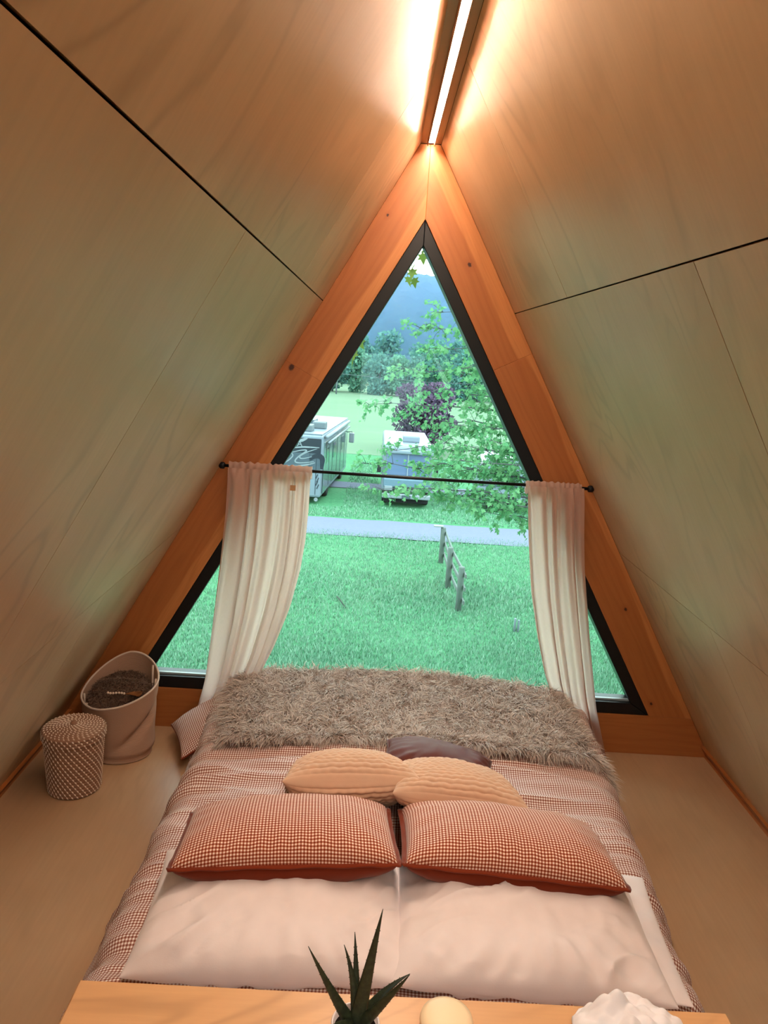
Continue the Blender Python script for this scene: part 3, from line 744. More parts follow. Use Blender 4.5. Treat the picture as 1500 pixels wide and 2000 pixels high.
aloe(tipof(748, 1775, .865), (-.002, 0, -.012), .0105)
aloe(tipof(693, 1820, .885), (.003, .0, .0), .0065)
aloe(tipof(672, 1845, .875), (.010, 0, .006), .0065)
aloe(tipof(602, 1848, .860), (.010, 0, -.028), .0085)
aloe(tipof(801, 1902, .885), (-.008, 0, .016), .0075)
aloe(tipof(800, 1904, .835), (.0, 0, -.006), .0080)
aloe((.012, -.045, .095), (.004, -.004, .010), .0085)
aloe((-.030, -.030, .105), (-.004, -.004, .010), .0085)

# rounded beige jar and crumpled napkin
jr = empty('beige_jar', (.012, .915, TZ), 'small rounded beige jar with cream lid on the wooden table', 'jar')
TAN = Mat('tan_stoneware', lin('#c99a6c'), .5, .4); CRM = Mat('cream_lid', lin('#ead3ae'), .45, .4)
V, F = lathe_vf([(0, 0), (.034, 0), (.037, .003), (.037, .030), (.0355, .034), (0, .034)], 40); mk('jar_body', V, F, TAN, jr)
V, F = lathe_vf([(.0375, .0345), (.0380, .037), (.0365, .043), (.028, .0475), (.012, .049), (0, .0493)], 40); mk('lid', V, F, CRM, jr)
nu = nv = 70; u = np.linspace(-1, 1, nu); U, Vv = np.meshgrid(u, u, indexing='ij')
R_ = np.sqrt(U**2+Vv**2)
x = .085*U*(1-.25*np.abs(Vv)**2); y = .06*Vv*(1-.2*np.abs(U)**2)
z = .035*np.clip(1-R_**2*.55, 0, 1)+.014*np.abs(nzv(U*2.6, Vv*2.6, 3))+.010*nzv(U*4.5, Vv*4.5, 8)+.022*np.exp(-((U+.35)**2+(Vv-.35)**2)/.08)
z = np.maximum(z*np.clip((1.25-R_)*3, .05, 1), 0)+.002
nap = mk('crumpled_napkin', np.stack([x+.285, y+.935, z+TZ], -1).reshape(-1, 3), grid_faces(nu, nv), NAPKIN, uv=np.stack([x, y], -1).reshape(-1, 2)); tag(nap, 'crumpled white cloth napkin on the right of the wooden table', 'napkin')
sm = nap.modifiers.new('thickness', 'SOLIDIFY'); sm.thickness = .0015; sm.offset = 1

# ------------------------------------------------------------------ outdoors
ZG = -5.15
def ground_z(y):
    return np.where(y < 4.2, -.6, np.where(y < 13, -.6+(ZG+.6)*np.clip((y-4.2)/8.8, 0, 1), ZG))
GRASS = Mat('lawn_grass', rough=.9, spec=.1); o_ = GRASS.obj()
_p = GRASS.noise(o_, .35, 4); _f = GRASS.noise(GRASS.mapping(o_, (1, .55, 1)), 9, 5, .7); _g = GRASS.noise(o_, 60, 2)
_c = GRASS.mix(GRASS.ramp(_p, .35, .65), (.06, .190, .095, 1), (.095, .235, .13, 1)); _c = GRASS.mix(GRASS.ramp(_f, .3, .75), GRASS.mix(.6, _c, (.022, .11, .045, 1)), GRASS.mix(.5, _c, (.10, .30, .12, 1)))
GRASS.base(_c); GRASS.bump(GRASS.math('ADD', _f, _g), .6, .05)
xs = np.linspace(-70, 70, 60); yy = np.r_[-30, -2, 4.2, np.linspace(6, 13, 6), np.linspace(15, 62, 40)]
Xg, Yg = np.meshgrid(xs, yy, indexing='ij'); Zg = ground_z(Yg)+.05*np.where(Yg > 13, nzv(Xg*.3, Yg*.3), 0)
tag(mk('lawn', np.stack([Xg, Yg, Zg], -1).reshape(-1, 3), grid_faces(60, len(yy)), GRASS), kind='structure', label='green mown lawn sloping away below the cabin')
# blades on the nearer lawn
n = 190000
yb = 14.2+(29.0-14.2)*RNG.random(n)**1.6; yb[130000:] = 31.5+17*RNG.random(60000); xb = (RNG.random(n)-.5)*(yb*.72)+.35*0
keep = ~(((xb > -5.6) & (xb < -1.4) & (yb > 33.6)) | ((xb > .2) & (xb < 2.7) & (yb > 34.1)) | ((xb > 4.6) & (xb < 8.3) & (yb > 34.4)))   # none under the parked vehicles
xb, yb = xb[keep], yb[keep]; n = len(xb)
P = np.stack([xb, yb, np.full(n, ZG-.03)], -1)
hgt = .05+.07*RNG.random(n); a = RNG.random(n)*2*PI; wd = (.010+.014*RNG.random(n))*np.where(yb > 30, 1.8, 1.0)
sd = np.stack([np.cos(a), np.sin(a), 0*a], -1)*wd[:, None]; ln = np.stack([RNG.normal(0, .035, n), RNG.normal(0, .035, n), hgt+.03], -1)
V = np.stack([P-sd, P+sd, P+ln], 1).reshape(-1, 3); F = np.arange(3*n).reshape(-1, 3)
BLD = Mat('grass_blade', rough=.7, spec=.2); X = BLD.xyz(BLD.uv()); BLD.base(BLD.mix(X[0], (.075, .205, .115, 1), (.21, .345, .235, 1)))
UVb = np.repeat(np.stack([RNG.random(n), 0*a], -1), 3, 0)
tag(mk('grass_tufts', V, F.astype(np.int32), BLD, uv=UVb, smooth=False), 'short grass and clover covering the near lawn', 'grass', kind='stuff')

GRAV = Mat('gravel', rough=.95, spec=.1); o_ = GRAV.obj(); GRAV.base(GRAV.mix(GRAV.noise(o_, 9, 5, .75), (.105, .110, .150, 1), (.165, .175, .225, 1))); GRAV.bump(GRAV.noise(o_, 30, 3), .5, .03)
def road(name, yc0, yc1, label, seed, dz):
    xs = np.linspace(-60, 60, 240); e0 = yc0+.12*nzv(xs*.8, xs*0+seed); e1 = yc1+.15*nzv(xs*.7, xs*0+seed+4)
    V = np.concatenate([np.stack([xs, e0, xs*0+ZG+.02], -1), np.stack([xs, .5*(e0+e1), xs*0+ZG+.10], -1), np.stack([xs, e1, xs*0+ZG+.02], -1)]); F = []
    m = len(xs)
    for k in range(2):
        for i in range(m-1): F.append([k*m+i, k*m+i+1, (k+1)*m+i+1, (k+1)*m+i])
    return tag(mk(name, V, F, GRAV), kind='structure', label=label)
road('gravel_road', 28.2, 31.2, 'grey gravel road crossing the lawn', 1, 0)
road('gravel_lane', 38.6, 40.4, 'grey gravel lane behind the parked motorhomes', 7, 0)

MEAD = Mat('meadow_grass', rough=.95, spec=.05); o_ = MEAD.obj(); MEAD.base(MEAD.mix(MEAD.noise(MEAD.mapping(o_, (.06, .16, 1)), 1, 5, .6), (.095, .150, .092, 1), (.14, .195, .128, 1)))
xs = np.linspace(-260, 260, 40); yy = np.r_[np.linspace(52, 130, 14), np.linspace(150, 330, 10)]
Xg, Yg = np.meshgrid(xs, yy, indexing='ij'); Zg = np.where(Yg < 55, ZG+.02, ZG+.15+.25*nzv(Xg*.02, Yg*.03))
tag(mk('meadow', np.stack([Xg, Yg, Zg], -1).reshape(-1, 3), grid_faces(40, len(yy)), MEAD), kind='structure', label='pale tall grass meadow beyond the motorhomes')

FOR = Mat('forest_canopy', rough=1, spec=0); o_ = FOR.obj(); FOR.base(FOR.mix(FOR.noise(o_, .09, 5, .7), (.006, .020, .022, 1), (.022, .055, .05, 1)))
xs = np.linspace(-520, 520, 260); yy = np.linspace(230, 960, 110); Xg, Yg = np.meshgrid(xs, yy, indexing='ij')
tt = np.clip((Yg-260)/620, 0, 1); prof = tt*tt*(3-2*tt)
Zg = ZG-2+(88-.018*Xg+6*nzv(Xg*.006, Yg*.002, 3))*prof+7*np.abs(nzv(Xg*.07, Yg*.07, 1))*np.clip(tt*8, 0, 1)+4*nzv(Xg*.16, Yg*.16, 6)*np.clip(tt*8, 0, 1)
tag(mk('hill', np.stack([Xg, Yg, Zg], -1).reshape(-1, 3), grid_faces(260, 110), FOR), kind='structure', label='hazy blue forested hill on the horizon')
# humid air in front of the hill
HZ = Mat('humid_air'); HZ.t.nodes.remove(HZ.b); vs = HZ.n('ShaderNodeVolumeScatter', {'Color': (.27, .42, .95, 1), 'Density': .00095, 'Anisotropy': 0.0}); HZ.t.links.new(vs.outputs[0], HZ.out.inputs['Volume'])
hz = box('haze', (0, 560, 60), (1400, 840, 200), HZ, bev=0); tag(hz, 'blue summer haze in the valley before the hill', 'haze', kind='stuff')

# ---- trees
def leaf_mat(name, c1, c2, trans=.35):
    M = Mat(name); M.t.nodes.remove(M.b); X = M.xyz(M.uv()); c = M.mix(X[0], c1, c2)
    d = M.n('ShaderNodeBsdfDiffuse', {'Color': c}); t = M.n('ShaderNodeBsdfTranslucent', {'Color': c}); mx = M.n('ShaderNodeMixShader', {0: trans, 1: d.outputs[0], 2: t.outputs[0]})
    M.t.links.new(mx.outputs[0], M.out.inputs[0]); return M
LF_FAR = leaf_mat('haze_tinted_tree_leaves', (.075, .20, .150, 1), (.17, .34, .23, 1)); LF_FAR2 = leaf_mat('haze_tinted_tree_leaves_dark', (.06, .16, .15, 1), (.13, .27, .22, 1))  # bluish, lightened leaf colours stand in for haze over the far trees
LF_PUR = leaf_mat('purple_plum_leaves', (.035, .028, .050, 1), (.20, .13, .20, 1)); LF_MAP = leaf_mat('spring_maple_leaves', (.075, .23, .10, 1), (.18, .36, .17, 1), .45)
BARK = Mat('tree_bark', rough=.9, spec=.1); _n = BARK.noise(BARK.mapping(BARK.obj(), (6, 6, 1)), 3, 4); BARK.base(BARK.mix(_n, (.035, .035, .04, 1), (.11, .11, .11, 1)))
def leaf_quads(C, size, seed, up=.3):
    rg = np.random.default_rng(seed); n = len(C); A = rg.normal(0, 1, (n, 3)); A /= np.linalg.norm(A, axis=1)[:, None]
    B = np.cross(A, rg.normal(0, 1, (n, 3))+[0, 0, up]); B /= np.linalg.norm(B, axis=1)[:, None]; s = size*(.6+.8*rg.random(n))[:, None]
    V = np.stack([C-A*s*.5, C+B*s*.3, C+A*s*.5, C-B*s*.3], 1).reshape(-1, 3); return V, np.arange(4*n).reshape(-1, 4), np.repeat(np.stack([rg.random(n), rg.random(n)], -1), 4, 0)
def blob_points(n, lobes, seed):
    rg = np.random.default_rng(seed); out = []
    w = np.array([l[3]*l[4]*l[5] for l in lobes])**.66; w /= w.sum()
    for (cx, cy, cz, rx, ry, rz), wi in zip(lobes, w):
        m = max(8, int(n*wi)); d = rg.normal(0, 1, (m, 3)); d /= np.linalg.norm(d, axis=1)[:, None]; r = rg.random(m)**.28
        out.append(np.array([cx, cy, cz])+d*r[:, None]*np.array([rx, ry, rz]))
    return np.concatenate(out)
def tree(name, label, x, y, z0, h, rx, nleaf, size, mat, seed, group=None, cat='tree', base=.25):
    rg = np.random.default_rng(seed); root = empty(name, (x, y, z0), label, cat, group)
    lobes = []
    for k in range(9):
        a = rg.random()*2*PI; rr_ = rx*(.25+.4*rg.random()); zz = h*(base+(.92-base)*rg.random()); sh = 1-.55*abs((zz/h-.5)*1.6)**2
        lobes.append((rr_*math.cos(a)*sh, rr_*math.sin(a)*sh, zz, rx*.5, rx*.5, h*.17))
    lobes.append((0, 0, h*(base+.40), rx*.75, rx*.75, h*(1-base)*.46))
    V, F, U = leaf_quads(blob_points(nleaf, lobes, seed), size, seed+1); tag(mk('foliage', V, F.astype(np.int32), mat, root, uv=U, smooth=False), kind='stuff')
    ps = [tube_vf([(0, 0, -.1), (.02*h*(rg.random()-.5), 0, h*.35), (0, 0, h*.75)], [h*.022, h*.018, h*.006], 7)]
    for k in range(6):
        l_ = lobes[k]; ps.append(tube_vf([(0, 0, h*(.2+.06*k)), (l_[0]*.5, l_[1]*.5, l_[2]*.8+.1*h*0), (l_[0], l_[1], l_[2])], [h*.010, h*.007, h*.003], 5))
    V, F = merge(ps); mk('trunk', V, F, BARK, root)
    return root
ORD = ['first', 'second', 'third', 'fourth', 'fifth', 'sixth', 'seventh', 'eighth', 'ninth', 'tenth', 'eleventh', 'twelfth', 'thirteenth', 'fourteenth']
rg = np.random.default_rng(3)
for k in range(14):
    x = -17+3.3*k+rg.uniform(-.7, .7); y = 128+rg.uniform(-3, 8)
    tree('field_edge_tree', '%s green tree from the left in the row beyond the meadow' % ORD[k], x, y, ZG+.2, 6.3+2.2*rg.random()+(1.2 if k > 6 else 0), 3.0, 1900, .60, (LF_FAR, LF_FAR2)[k % 2], 50+k, 'trees along the far edge of the meadow', base=.05)
for k in range(8):
    x = -20+7.2*k+rg.uniform(-1.5, 1.5); y = 165+rg.uniform(-6, 10)
    tree('woodland_tree', '%s tall dark tree from the left at the foot of the hill' % ORD[k], x, y, ZG, 10.5+2.0*rg.random(), 4.6, 1400, 1.0, LF_FAR2, 90+k, 'taller trees behind the meadow row', base=.05)
tree('purple_plum_tree', 'round purple-leaved tree behind the middle motorhome', 3.15, 54.5, ZG, 4.75, 2.85, 7500, .28, LF_PUR, 21, base=.12)
# utility pole with wires at the edge of the meadow
up = empty('utility_pole', (-6.6, 122, ZG), 'thin utility pole at the far left edge of the meadow', 'pole'); PW = Mat('weathered_pole', (.11, .12, .13, 1), .9)
tube('pole_shaft', [(0, 0, 0), (0, 0, 3.6)], [.12, .09], PW, up); box('crossarm', (0, 0, 3.3), (1.2, .1, .1), PW, up, bev=.01)
tube('wire', [(0, 0, 3.35), (14, 1, 2.9), (30, 2, 3.2)], .03, PW, up, seg=5)

# ---- maple in front of the cabin on the right, its branches reaching across the window
def leaf_shape(s):
    pts = [(0, 0), (.16, .10), (.46, .06), (.30, .30), (.50, .52), (.22, .52), (0, 1.0), (-.22, .52), (-.50, .52), (-.30, .30), (-.46, .06), (-.16, .10)]
    return np.array(pts)*s
LS = leaf_shape(1.0)
def leaves_vf(C, D, S, seed):
    """maple leaves at points C hanging along D, each one a lobed outline fanned from its middle"""
    rg = np.random.default_rng(seed); n = len(C); m = len(LS)
    D = D/np.linalg.norm(D, axis=1)[:, None]; Wd = np.cross(D, rg.normal(0, 1, (n, 3))+[0, 0, .8]); Wd /= np.linalg.norm(Wd, axis=1)[:, None]; Nn = np.cross(D, Wd)
    V = np.zeros((n, m+1, 3)); V[:, 0] = C+D*(S*.35)[:, None]-Nn*(S*.05)[:, None]
    for k in range(m): V[:, k+1] = C+Wd*(S*LS[k, 0])[:, None]+D*(S*LS[k, 1])[:, None]+Nn*(S*.10*abs(LS[k, 0]))[:, None]
    b = (np.arange(n)*(m+1))[:, None]; F = np.stack([b+[0, 1+k, 1+(k+1) % m] for k in range(m)], 1).reshape(-1, 3)
    U = np.repeat(np.stack([rg.random(n), rg.random(n)], -1), m+1, 0); return V.reshape(-1, 3), F.astype(np.int32), U
mp = empty('maple_tree', (6.3, 14.6, ZG), 'leafy green maple whose branches reach across the window from the right', 'tree')
T0 = np.array([6.3, 14.6, ZG])
def rel(p): return np.asarray(p)-T0
trunk = [T0, T0+[.1, 0, 2.2], T0+[-.05, .1, 4.4], T0+[-.2, .1, 6.6], T0+[-.3, 0, 9.0]]
rchild(tube('trunk', np.array(trunk), [.20, .17, .14, .10, .04], BARK, seg=10), mp)
mains = [  # seen ends of the main boughs: (pixel, pixel, distance), start height on the trunk
    ((745, 955), 14.0, 3.6), ((715, 905), 15.0, 4.2), ((775, 880), 14.5, 4.6), ((800, 815), 15.5, 5.0), ((835, 760), 14.2, 5.4),
    ((720, 790), 16.0, 5.2), ((790, 720), 15.0, 5.8), ((840, 680), 15.0, 6.2), ((820, 640), 15.5, 6.6), ((865, 610), 14.6, 7.0),
    ((905, 900), 13.5, 4.0), ((900, 830), 14.8, 4.8), ((925, 975), 13.8, 3.0), ((880, 930), 15.2, 3.8), ((960, 860), 14.0, 4.6), ((930, 780), 15.4, 5.6), ((950, 1000), 14.5, 2.8),
    ((960, 940), 15.0, 3.4), ((855, 965), 14.2, 3.2), ((985, 900), 14.6, 4.2), ((870, 865), 14.0, 4.4), ((940, 835), 15.0, 5.0), ((830, 905), 15.6, 4.0), ((905, 720), 14.6, 6.0)]
rg = np.random.default_rng(11); bp = []; LC = []; LD = []
for (px, dist, hs) in mains:
    e = at(px[0], px[1], dist); st = T0+np.array([-.1, 0, hs]); n = 14; t = np.linspace(0, 1, n)[:, None]
    mid = (st+e)/2+np.array([0, 0, .45])+rg.normal(0, .15, 3); C = (1-t)**2*st+2*t*(1-t)*mid+t**2*e
    C[1:-1] += rg.normal(0, .035, (n-2, 3)); bp.append(tube_vf(C, np.linspace(.035, .005, n), 5))
    for i in range(3, n):
        for q in range(4 if i > 5 else 2):
            d = rg.normal(0, 1, 3)*np.array([.8, .6, .45])+np.array([-.55, -.1, -.05]); d /= np.linalg.norm(d); L = rg.uniform(.22, .62)*(1.1-.4*i/n)
            tw = [C[i], C[i]+d*L*.5+[0, 0, .03], C[i]+d*L-np.array([0, 0, .04])]; bp.append(tube_vf(tw, [.006, .004, .002], 4))
            for k in range(rg.integers(7, 13)):
                f = rg.uniform(.25, 1.05); c = C[i]+d*L*f+rg.normal(0, .05, 3); LC.append(c); LD.append(d*.5+rg.normal(0, .5, 3)+np.array([-.1, -.1, -.55]))
V, F = merge(bp); o = mk('branches', V, F, BARK); tag(o, kind='stuff'); rchild(o, mp)
LC = np.array(LC); LD = np.array(LD); S_ = .065+.065*rg.random(len(LC))
V, F, U = leaves_vf(LC, LD, S_, 4); o = mk('foliage', V, F, LF_MAP, uv=U, smooth=False); tag(o, kind='stuff'); rchild(o, mp)

# ---- second maple: boughs hanging in from the upper left, single leaves in view
LF_OV = leaf_mat('shade_toned_maple_leaves', (.05, .085, .015, 1), (.11, .14, .03, 1), .4)  # darker copy of the maple leaf colour, shade against the sky painted in
m2 = empty('overhanging_maple', (-6.4, 9.6, -3.4), 'maple with shade-toned olive leaves hanging into the window peak', 'tree')
B0 = np.array([-6.4, 9.6, -3.4])
rchild(tube('trunk', np.array([B0, B0+[.1, 0, 3], B0+[.2, -.1, 6], B0+[.3, 0, 8.5]]), [.24, .2, .15, .06], BARK, seg=10), m2)
for (pts, dist, hs) in ((((796, 512), (806, 530), (808, 548), (826, 500), (832, 488), (815, 478), (796, 545), (812, 520), (803, 505), (848, 520)), 9.0, 7.3), (((684, 676), (690, 690), (682, 700), (697, 668), (676, 690), (688, 706)), 8.8, 6.2)):
    e = at(pts[0][0]-8, pts[0][1]-22, dist); st = B0+np.array([.2, 0, hs]); t = np.linspace(0, 1, 12)[:, None]; mid = (st+e)/2+np.array([0, 0, .7]); C = (1-t)**2*st+2*t*(1-t)*mid+t**2*e
    rchild(tube('branch', C, np.linspace(.04, .004, 12), BARK, seg=6), m2)
    for k, p in enumerate(pts):
        c = at(p[0], p[1]-6, dist+.12*((k % 3)-1)); V, F, U = leaves_vf(c[None], np.array([[rg.normal(0, .35), -.15, -1.0]]), np.array([.11+.04*rg.random()]), 60+k); rchild(mk('leaf', V, F, LF_OV, uv=U, smooth=False), m2)
        rchild(tube('leaf_stalk', [C[-1], (C[-1]+c)/2+[0, 0, .02], c], .0025, BARK, seg=4), m2)

# ---- paddock fence
FWD = Mat('weathered_fence_wood', rough=.9, spec=.1); _n = FWD.noise(FWD.mapping(FWD.obj(), (20, 20, 3)), 1, 4); FWD.base(FWD.mix(_n, (.085, .105, .095, 1), (.17, .19, .17, 1)))
FP = [np.array([2.47, 20.27, ZG]), np.array([2.36, 22.4, ZG]), np.array([2.36, 25.1, ZG])]
fn = empty('paddock_fence', tuple(FP[0]), 'short weathered wooden rail fence standing on the lawn', 'fence')
for i, p in enumerate(FP):
    V, F = lathe_vf([(0, -.3), (.085, -.3), (.085, 1.22), (.078, 1.25), (0, 1.25)], 12, tuple(p+[0, 0, 0])); rchild(mk('post', V, F, FWD, smooth=False), fn)
for a_p, b_p in ((0, 1), (1, 2)):
    for hz_ in (.30, .68, 1.05):
        A = FP[a_p]+[.10, -.25 if a_p == 0 else -.1, hz_]; B = FP[b_p]+[.10, .15, hz_+.02*random.random()]
        rot = Vector(B-A).to_track_quat('Y', 'Z').to_matrix(); rchild(box('rail', tuple((A+B)/2), (.045, float(np.linalg.norm(B-A)), .115), FWD, bev=.008, rot=rot), fn)
bx_ = box('cap_board', tuple(FP[2]+[-.17, 0, 1.29]), (.32, .22, .035), Mat('pale_board', (.2, .22, .21, 1), .8), bev=.004); rchild(bx_, fn)
# fallen stick and two marker pipes
st_ = tube('fallen_stick', [(-.914, 20.7, ZG+.05), (-.78, 20.2, ZG+.08), (-.628, 19.78, ZG+.04)], .018, Mat('dark_stick', (.02, .025, .02, 1), .9), seg=7); tag(st_, 'dark fallen stick lying on the lawn', 'stick')
GRYP = Mat('galvanised_pipe', (.16, .19, .21, 1), .4)
for k, dx in enumerate((-.045, .05)):
    V, F = lathe_vf([(0, -.2), (.03, -.2), (.03, .36-.04*k), (.026, .37-.04*k), (0, .37-.04*k)], 12, (3.82+dx, 18.8, ZG)); tag(mk('marker_pipe', V, F, GRYP), 'grey pipe stub in the lawn, the %s of a pair' % ('left, slightly taller one' if k == 0 else 'right, slightly shorter one'), 'pipe', 'pipe stubs in the lawn')

# ---- parked motorhomes
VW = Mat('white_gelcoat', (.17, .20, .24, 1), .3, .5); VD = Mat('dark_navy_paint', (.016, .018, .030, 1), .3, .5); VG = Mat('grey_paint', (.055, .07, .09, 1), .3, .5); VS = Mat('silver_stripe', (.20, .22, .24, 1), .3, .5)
VGL = Mat('tinted_vehicle_glass', (.03, .06, .06, 1), .05, .8); TYR = Mat('tyre_rubber', (.010, .010, .012, 1), .85); ACM = Mat('roof_unit_plastic', (.10, .12, .13, 1), .6); SIDEM = Mat('reflection_toned_side_panel', (.10, .15, .15, 1), .12, .7); BLUEG = Mat('blue_windshield', (.07, .11, .20, 1), .12, .7)  # side panel's grey-green is painted in for reflections on the glassy side
def wheel(x, y, z, r, par, w=.26):
    V, F = lathe_vf([(0, -w/2), (r*.6, -w/2), (r*.95, -w/2), (r, -w/2+.04), (r, w/2-.04), (r*.95, w/2), (r*.6, w/2), (0, w/2)], 20); V = V[:, [2, 1, 0]]+np.array([x, y, z]); return mk('wheel', V, F, TYR, par, smooth=False)
R1 = np.array([-2.42, 33.85, ZG]); Wd, Ln, Ht = 2.7, 9.6, 3.12
rv = empty('motorhome', tuple(R1), 'large motorhome with dark swirl graphics parked on the left', 'motorhome'); rv.rotation_euler = (0, 0, math.radians(-4.5))
box('body', (-Wd/2, Ln/2, .30+(Ht-.30)/2), (Wd, Ln, Ht-.30), VW, rv, bev=.10, smooth=False)
box('upper_band', (-Wd/2, -.004, 2.62), (Wd-.10, .03, .66), VD, rv, bev=.01)
box('middle_band', (-Wd/2, -.003, 1.86), (Wd-.10, .028, .86), VG, rv, bev=.01)
def swirl(pts, w, mat, nm='stripe', y=-.022):
    P = np.array(pts, float); n = 40; d = np.r_[0, np.cumsum(np.linalg.norm(np.diff(P, axis=0), axis=1))]; t = np.linspace(0, d[-1], n); Q = np.stack([np.interp(t, d, P[:, 0]), np.interp(t, d, P[:, 1])], -1)
    for _ in range(12): Q[1:-1] = .25*Q[:-2]+.5*Q[1:-1]+.25*Q[2:]
    T = np.gradient(Q, axis=0); T /= np.linalg.norm(T, axis=1)[:, None]; Nn = np.stack([-T[:, 1], T[:, 0]], -1); ww = w*(.35+.65*np.sin(np.linspace(.15, PI-.15, n)))[:, None]
    A, B = Q+Nn*ww/2, Q-Nn*ww/2; V = []; F = []
    for yy_ in (y, y+.015):
        for E_ in (A, B): V += [(p[0], yy_, p[1]) for p in E_]
    for i in range(n-1):
        F += [[i, i+1, n+i+1, n+i], [i, 2*n+i, 2*n+i+1, i+1], [n+i, n+i+1, 3*n+i+1, 3*n+i]]
    return mk(nm, V, F, mat, rv, smooth=False)
def rvp(u, v): p = at(u, v, 33.85); return (p[0]-R1[0], p[2]-R1[2])
def crop(pts): return [rvp(545+a*.10667, 810+b*.10667) for a, b in pts]
swirl(crop([(200, 610), (450, 590), (740, 605)]), .07, VS)
swirl(crop([(180, 700), (450, 640), (560, 640), (350, 760), (240, 880), (420, 890), (640, 860)]), .06, VS)
swirl(crop([(700, 625), (520, 680), (370, 760), (350, 800), (430, 810), (600, 770)]), .05, VS)
swirl(crop([(60, 910), (180, 830), (260, 750), (230, 700), (160, 720)]), .05, VS)
swirl(crop([(560, 830), (650, 760), (740, 750), (800, 800), (790, 900), (780, 1000)]), .24, VD, 'dark_swoosh', -.018)
swirl(crop([(260, 700), (380, 680), (300, 790), (330, 870), (640, 850)]), .14, VD, 'dark_swoosh', -.016)
swirl(crop([(20, 930), (300, 950), (560, 910), (660, 880)]), .07, VS)
swirl(crop([(300, 490), (420, 470), (520, 430)]), .13, VS)
for k in range(4): o_ = crop([(690+18*(k % 2), 1130+62*k)])[0]; box('louvre', (o_[0], -.02, o_[1]), (.035, .02, .22), VD, rv, bev=.003, rot=Matrix.Rotation(math.radians(24), 3, 'Y'))
for xx in (565, 690): o_ = crop([(xx, 700)])[0]; box('panel_seam', (o_[0], -.012, 1.55), (.016, .02, 2.2), VD, rv, bev=0)
o_ = crop([(672, 1555)])[0]; V, F = lathe_vf([(0, 0), (.05, 0), (.07, .015), (.09, 0)], 16); mk('tail_lamp', V[:, [0, 2, 1]]*[1, -1, 1]+np.array([o_[0], -.02, o_[1]]), F, VS, rv)
# lettering
fc = bpy.data.curves.new('lettering', 'FONT'); fc.body = 'RIA'; fc.size = .36; fc.align_x = 'RIGHT'; fc.extrude = .008
ft = bpy.data.objects.new('lettering_curve', fc); COL.objects.link(ft); bpy.context.view_layer.update()
me = bpy.data.meshes.new_from_object(ft.evaluated_get(bpy.context.evaluated_depsgraph_get())); bpy.data.objects.remove(ft)
lt = link(bpy.data.objects.new('lettering', me), rv); me.materials.clear(); me.materials.append(VS.m); o_ = crop([(425, 575)])[0]; lt.location = (o_[0], -.03, o_[1]-.02); lt.rotation_euler = (PI/2, 0, 0); lt['label'] = 'silver letters RIA'
box('roof', (-Wd/2, Ln/2, Ht+.02), (Wd-.06, Ln-.1, .05), VW, rv, bev=.02)
box('side_panel', (.012, Ln/2+.1, 1.62), (.03, Ln-1.0, 2.2), SIDEM, rv, bev=.008)
for yy_ in (1.1, 2.2, 3.3, 5.0, 6.4, 8.0): box('panel_line', (.03, yy_, 1.6), (.012, .035, 2.1), VD, rv, bev=0)
for (yy_, ln_) in ((1.6, .8), (4.1, 1.2), (7.2, 1.0)): box('side_window', (.03, yy_, 2.05), (.02, ln_, .7), VGL, rv, bev=.006)
aw = tube('awning_roller', [(.10, .5, Ht-.12), (.10, Ln-.6, Ht-.12)], .085, VS, rv, seg=10); tube('awning_roller', [(.14, .9, Ht-.42), (.14, Ln-.6, Ht-.40)], .06, VS, rv, seg=10)
box('door', (.03, .75, 1.2), (.02, .62, 1.55), SIDEM, rv, bev=.005)
for (xx, yy_, sx, sy, sz) in ((-1.0, 1.1, .75, .8, .30), (-.55, 2.6, .62, .7, .32), (-1.35, 3.4, 1.0, 1.1, .36), (-2.1, 1.9, .8, 1.0, .30)): box('air_conditioner', (xx, yy_, Ht+.04+sz/2), (sx, sy, sz), ACM if sx < .8 else VG, rv, bev=.05)
mr = box('mirror', (.28, Ln-.4, 2.1), (.28, .22, .55), VS, rv, bev=.04); tube('mirror_arm', [(-.02, Ln-.4, 2.4), (.28, Ln-.4, 2.45), (.28, Ln-.4, 2.2)], .025, VD, mr, seg=6)
for yy_ in (2.3, 7.6): wheel(-.14, yy_, .42, .42, rv); wheel(-Wd+.14, yy_, .42, .42, rv)
box('chassis', (-Wd/2, Ln/2, .34), (Wd-.3, Ln-.6, .22), TYR, rv, bev=.02)

R2 = np.array([1.45, 34.6, ZG])
r2 = empty('motorhome', tuple(R2), 'pale motorhome in the middle half hidden by maple leaves', 'motorhome')
box('body', (0, 3.6, 1.72), (2.3, 7.0, 2.1), VW, r2, bev=.12); box('roof_cap', (0, 3.5, 2.74), (2.2, 6.6, .12), VW, r2, bev=.05)
bm = bmesh.new(); bm_box(bm, (0, .02, 1.95), (1.95, .06, 1.0), .02, Matrix.Rotation(math.radians(-8), 3, 'X')); bmk('windshield', bm, BLUEG, r2)
box('windshield_post', (0, -.04, 1.95), (.05, .04, 1.0), VW, r2, bev=.006, rot=Matrix.Rotation(math.radians(-8), 3, 'X'))
box('brow', (0, .05, 2.52), (2.2, .30, .18), VW, r2, bev=.05)
box('bonnet', (0, -.05, 1.12), (2.15, .4, .45), Mat('pale_blue_stripe', (.10, .16, .21, 1), .3), r2, bev=.08)
gr = box('grille', (0, -.26, .86), (1.1, .05, .22), TYR, r2, bev=.01)
for k in range(4): box('slat', (0, -.29, .79+.045*k), (1.06, .02, .016), VS, gr, bev=.002)
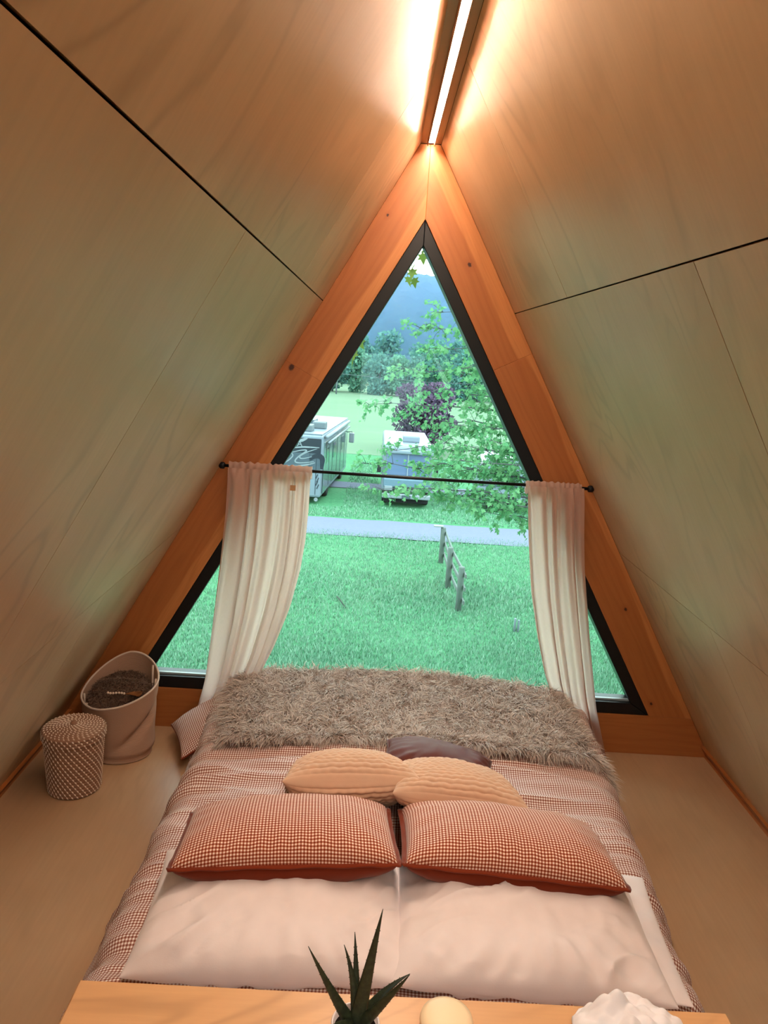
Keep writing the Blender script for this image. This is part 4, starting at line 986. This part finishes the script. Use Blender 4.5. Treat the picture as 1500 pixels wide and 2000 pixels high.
for s in (-1, 1):
    hl = box('headlamp', (s*.82, -.26, .88), (.36, .06, .20), VS, r2, bev=.02)
    mr = box('mirror', (s*1.30, -.05, 1.75), (.18, .14, .42), TYR, r2, bev=.03); tube('mirror_arm', [(s*1.1, .1, 1.95), (s*1.3, -.05, 1.95)], .02, TYR, mr, seg=6)
    wheel(s*.95, .9, .40, .40, r2); wheel(s*.95, 5.4, .40, .40, r2)
box('bumper', (0, -.30, .54), (2.2, .22, .22), VS, r2, bev=.05); box('painted_under_shadow', (0, .3, .30), (2.0, .6, .24), TYR, r2, bev=.02); box('number_plate', (0, -.42, .54), (.4, .015, .15), VG, r2, bev=.004)  # dark block below the bumper stands in for shade under the vehicle
box('air_conditioner', (.15, 2.0, 2.95), (.8, .9, .32), VW, r2, bev=.07)

R3 = np.array([6.3, 34.6, ZG])
r3 = empty('camper_trailer', tuple(R3), 'white camper trailer with dark wheel well on the far right', 'trailer')
bm = bmesh.new(); prof_ = [(-1.35, .55), (1.9, .55), (1.9, 2.35), (1.6, 2.55), (-1.1, 2.55), (-1.5, 2.2), (-1.6, 1.0)]
a = [bm.verts.new((x, 0, z)) for x, z in prof_]; bm.faces.new(a); r = bmesh.ops.extrude_face_region(bm, geom=list(bm.faces)); bmesh.ops.translate(bm, verts=[g for g in r['geom'] if isinstance(g, bmesh.types.BMVert)], vec=(0, 2.3, 0)); bmk('body', bm, VW, r3)
box('stripe', (.15, -.01, 1.25), (3.3, .02, .10), VG, r3, bev=0); box('side_window', (-.5, -.012, 1.75), (.9, .02, .5), VGL, r3, bev=.01); box('side_window', (.9, -.012, 1.75), (.7, .02, .5), VGL, r3, bev=.01)
box('wheel_well', (-.45, .02, .55), (1.4, .08, .48), TYR, r3, bev=.04); box('chassis', (.1, 1.15, .45), (3.0, 1.9, .2), TYR, r3, bev=.01)
for xx in (-.8, -.1):
    V, F = lathe_vf([(0, -.1), (.22, -.1), (.33, -.08), (.34, 0), (.33, .08), (0, .1)], 18); mk('wheel', V[:, [0, 2, 1]]+np.array([xx, .08, .34]), F, TYR, r3, smooth=False)
tube('drawbar', [(-1.4, 1.15, .5), (-2.4, 1.15, .48)], .05, TYR, r3, seg=6); tube('jack', [(-2.2, 1.15, .8), (-2.2, 1.15, 0.0)], .035, VS, r3, seg=6)
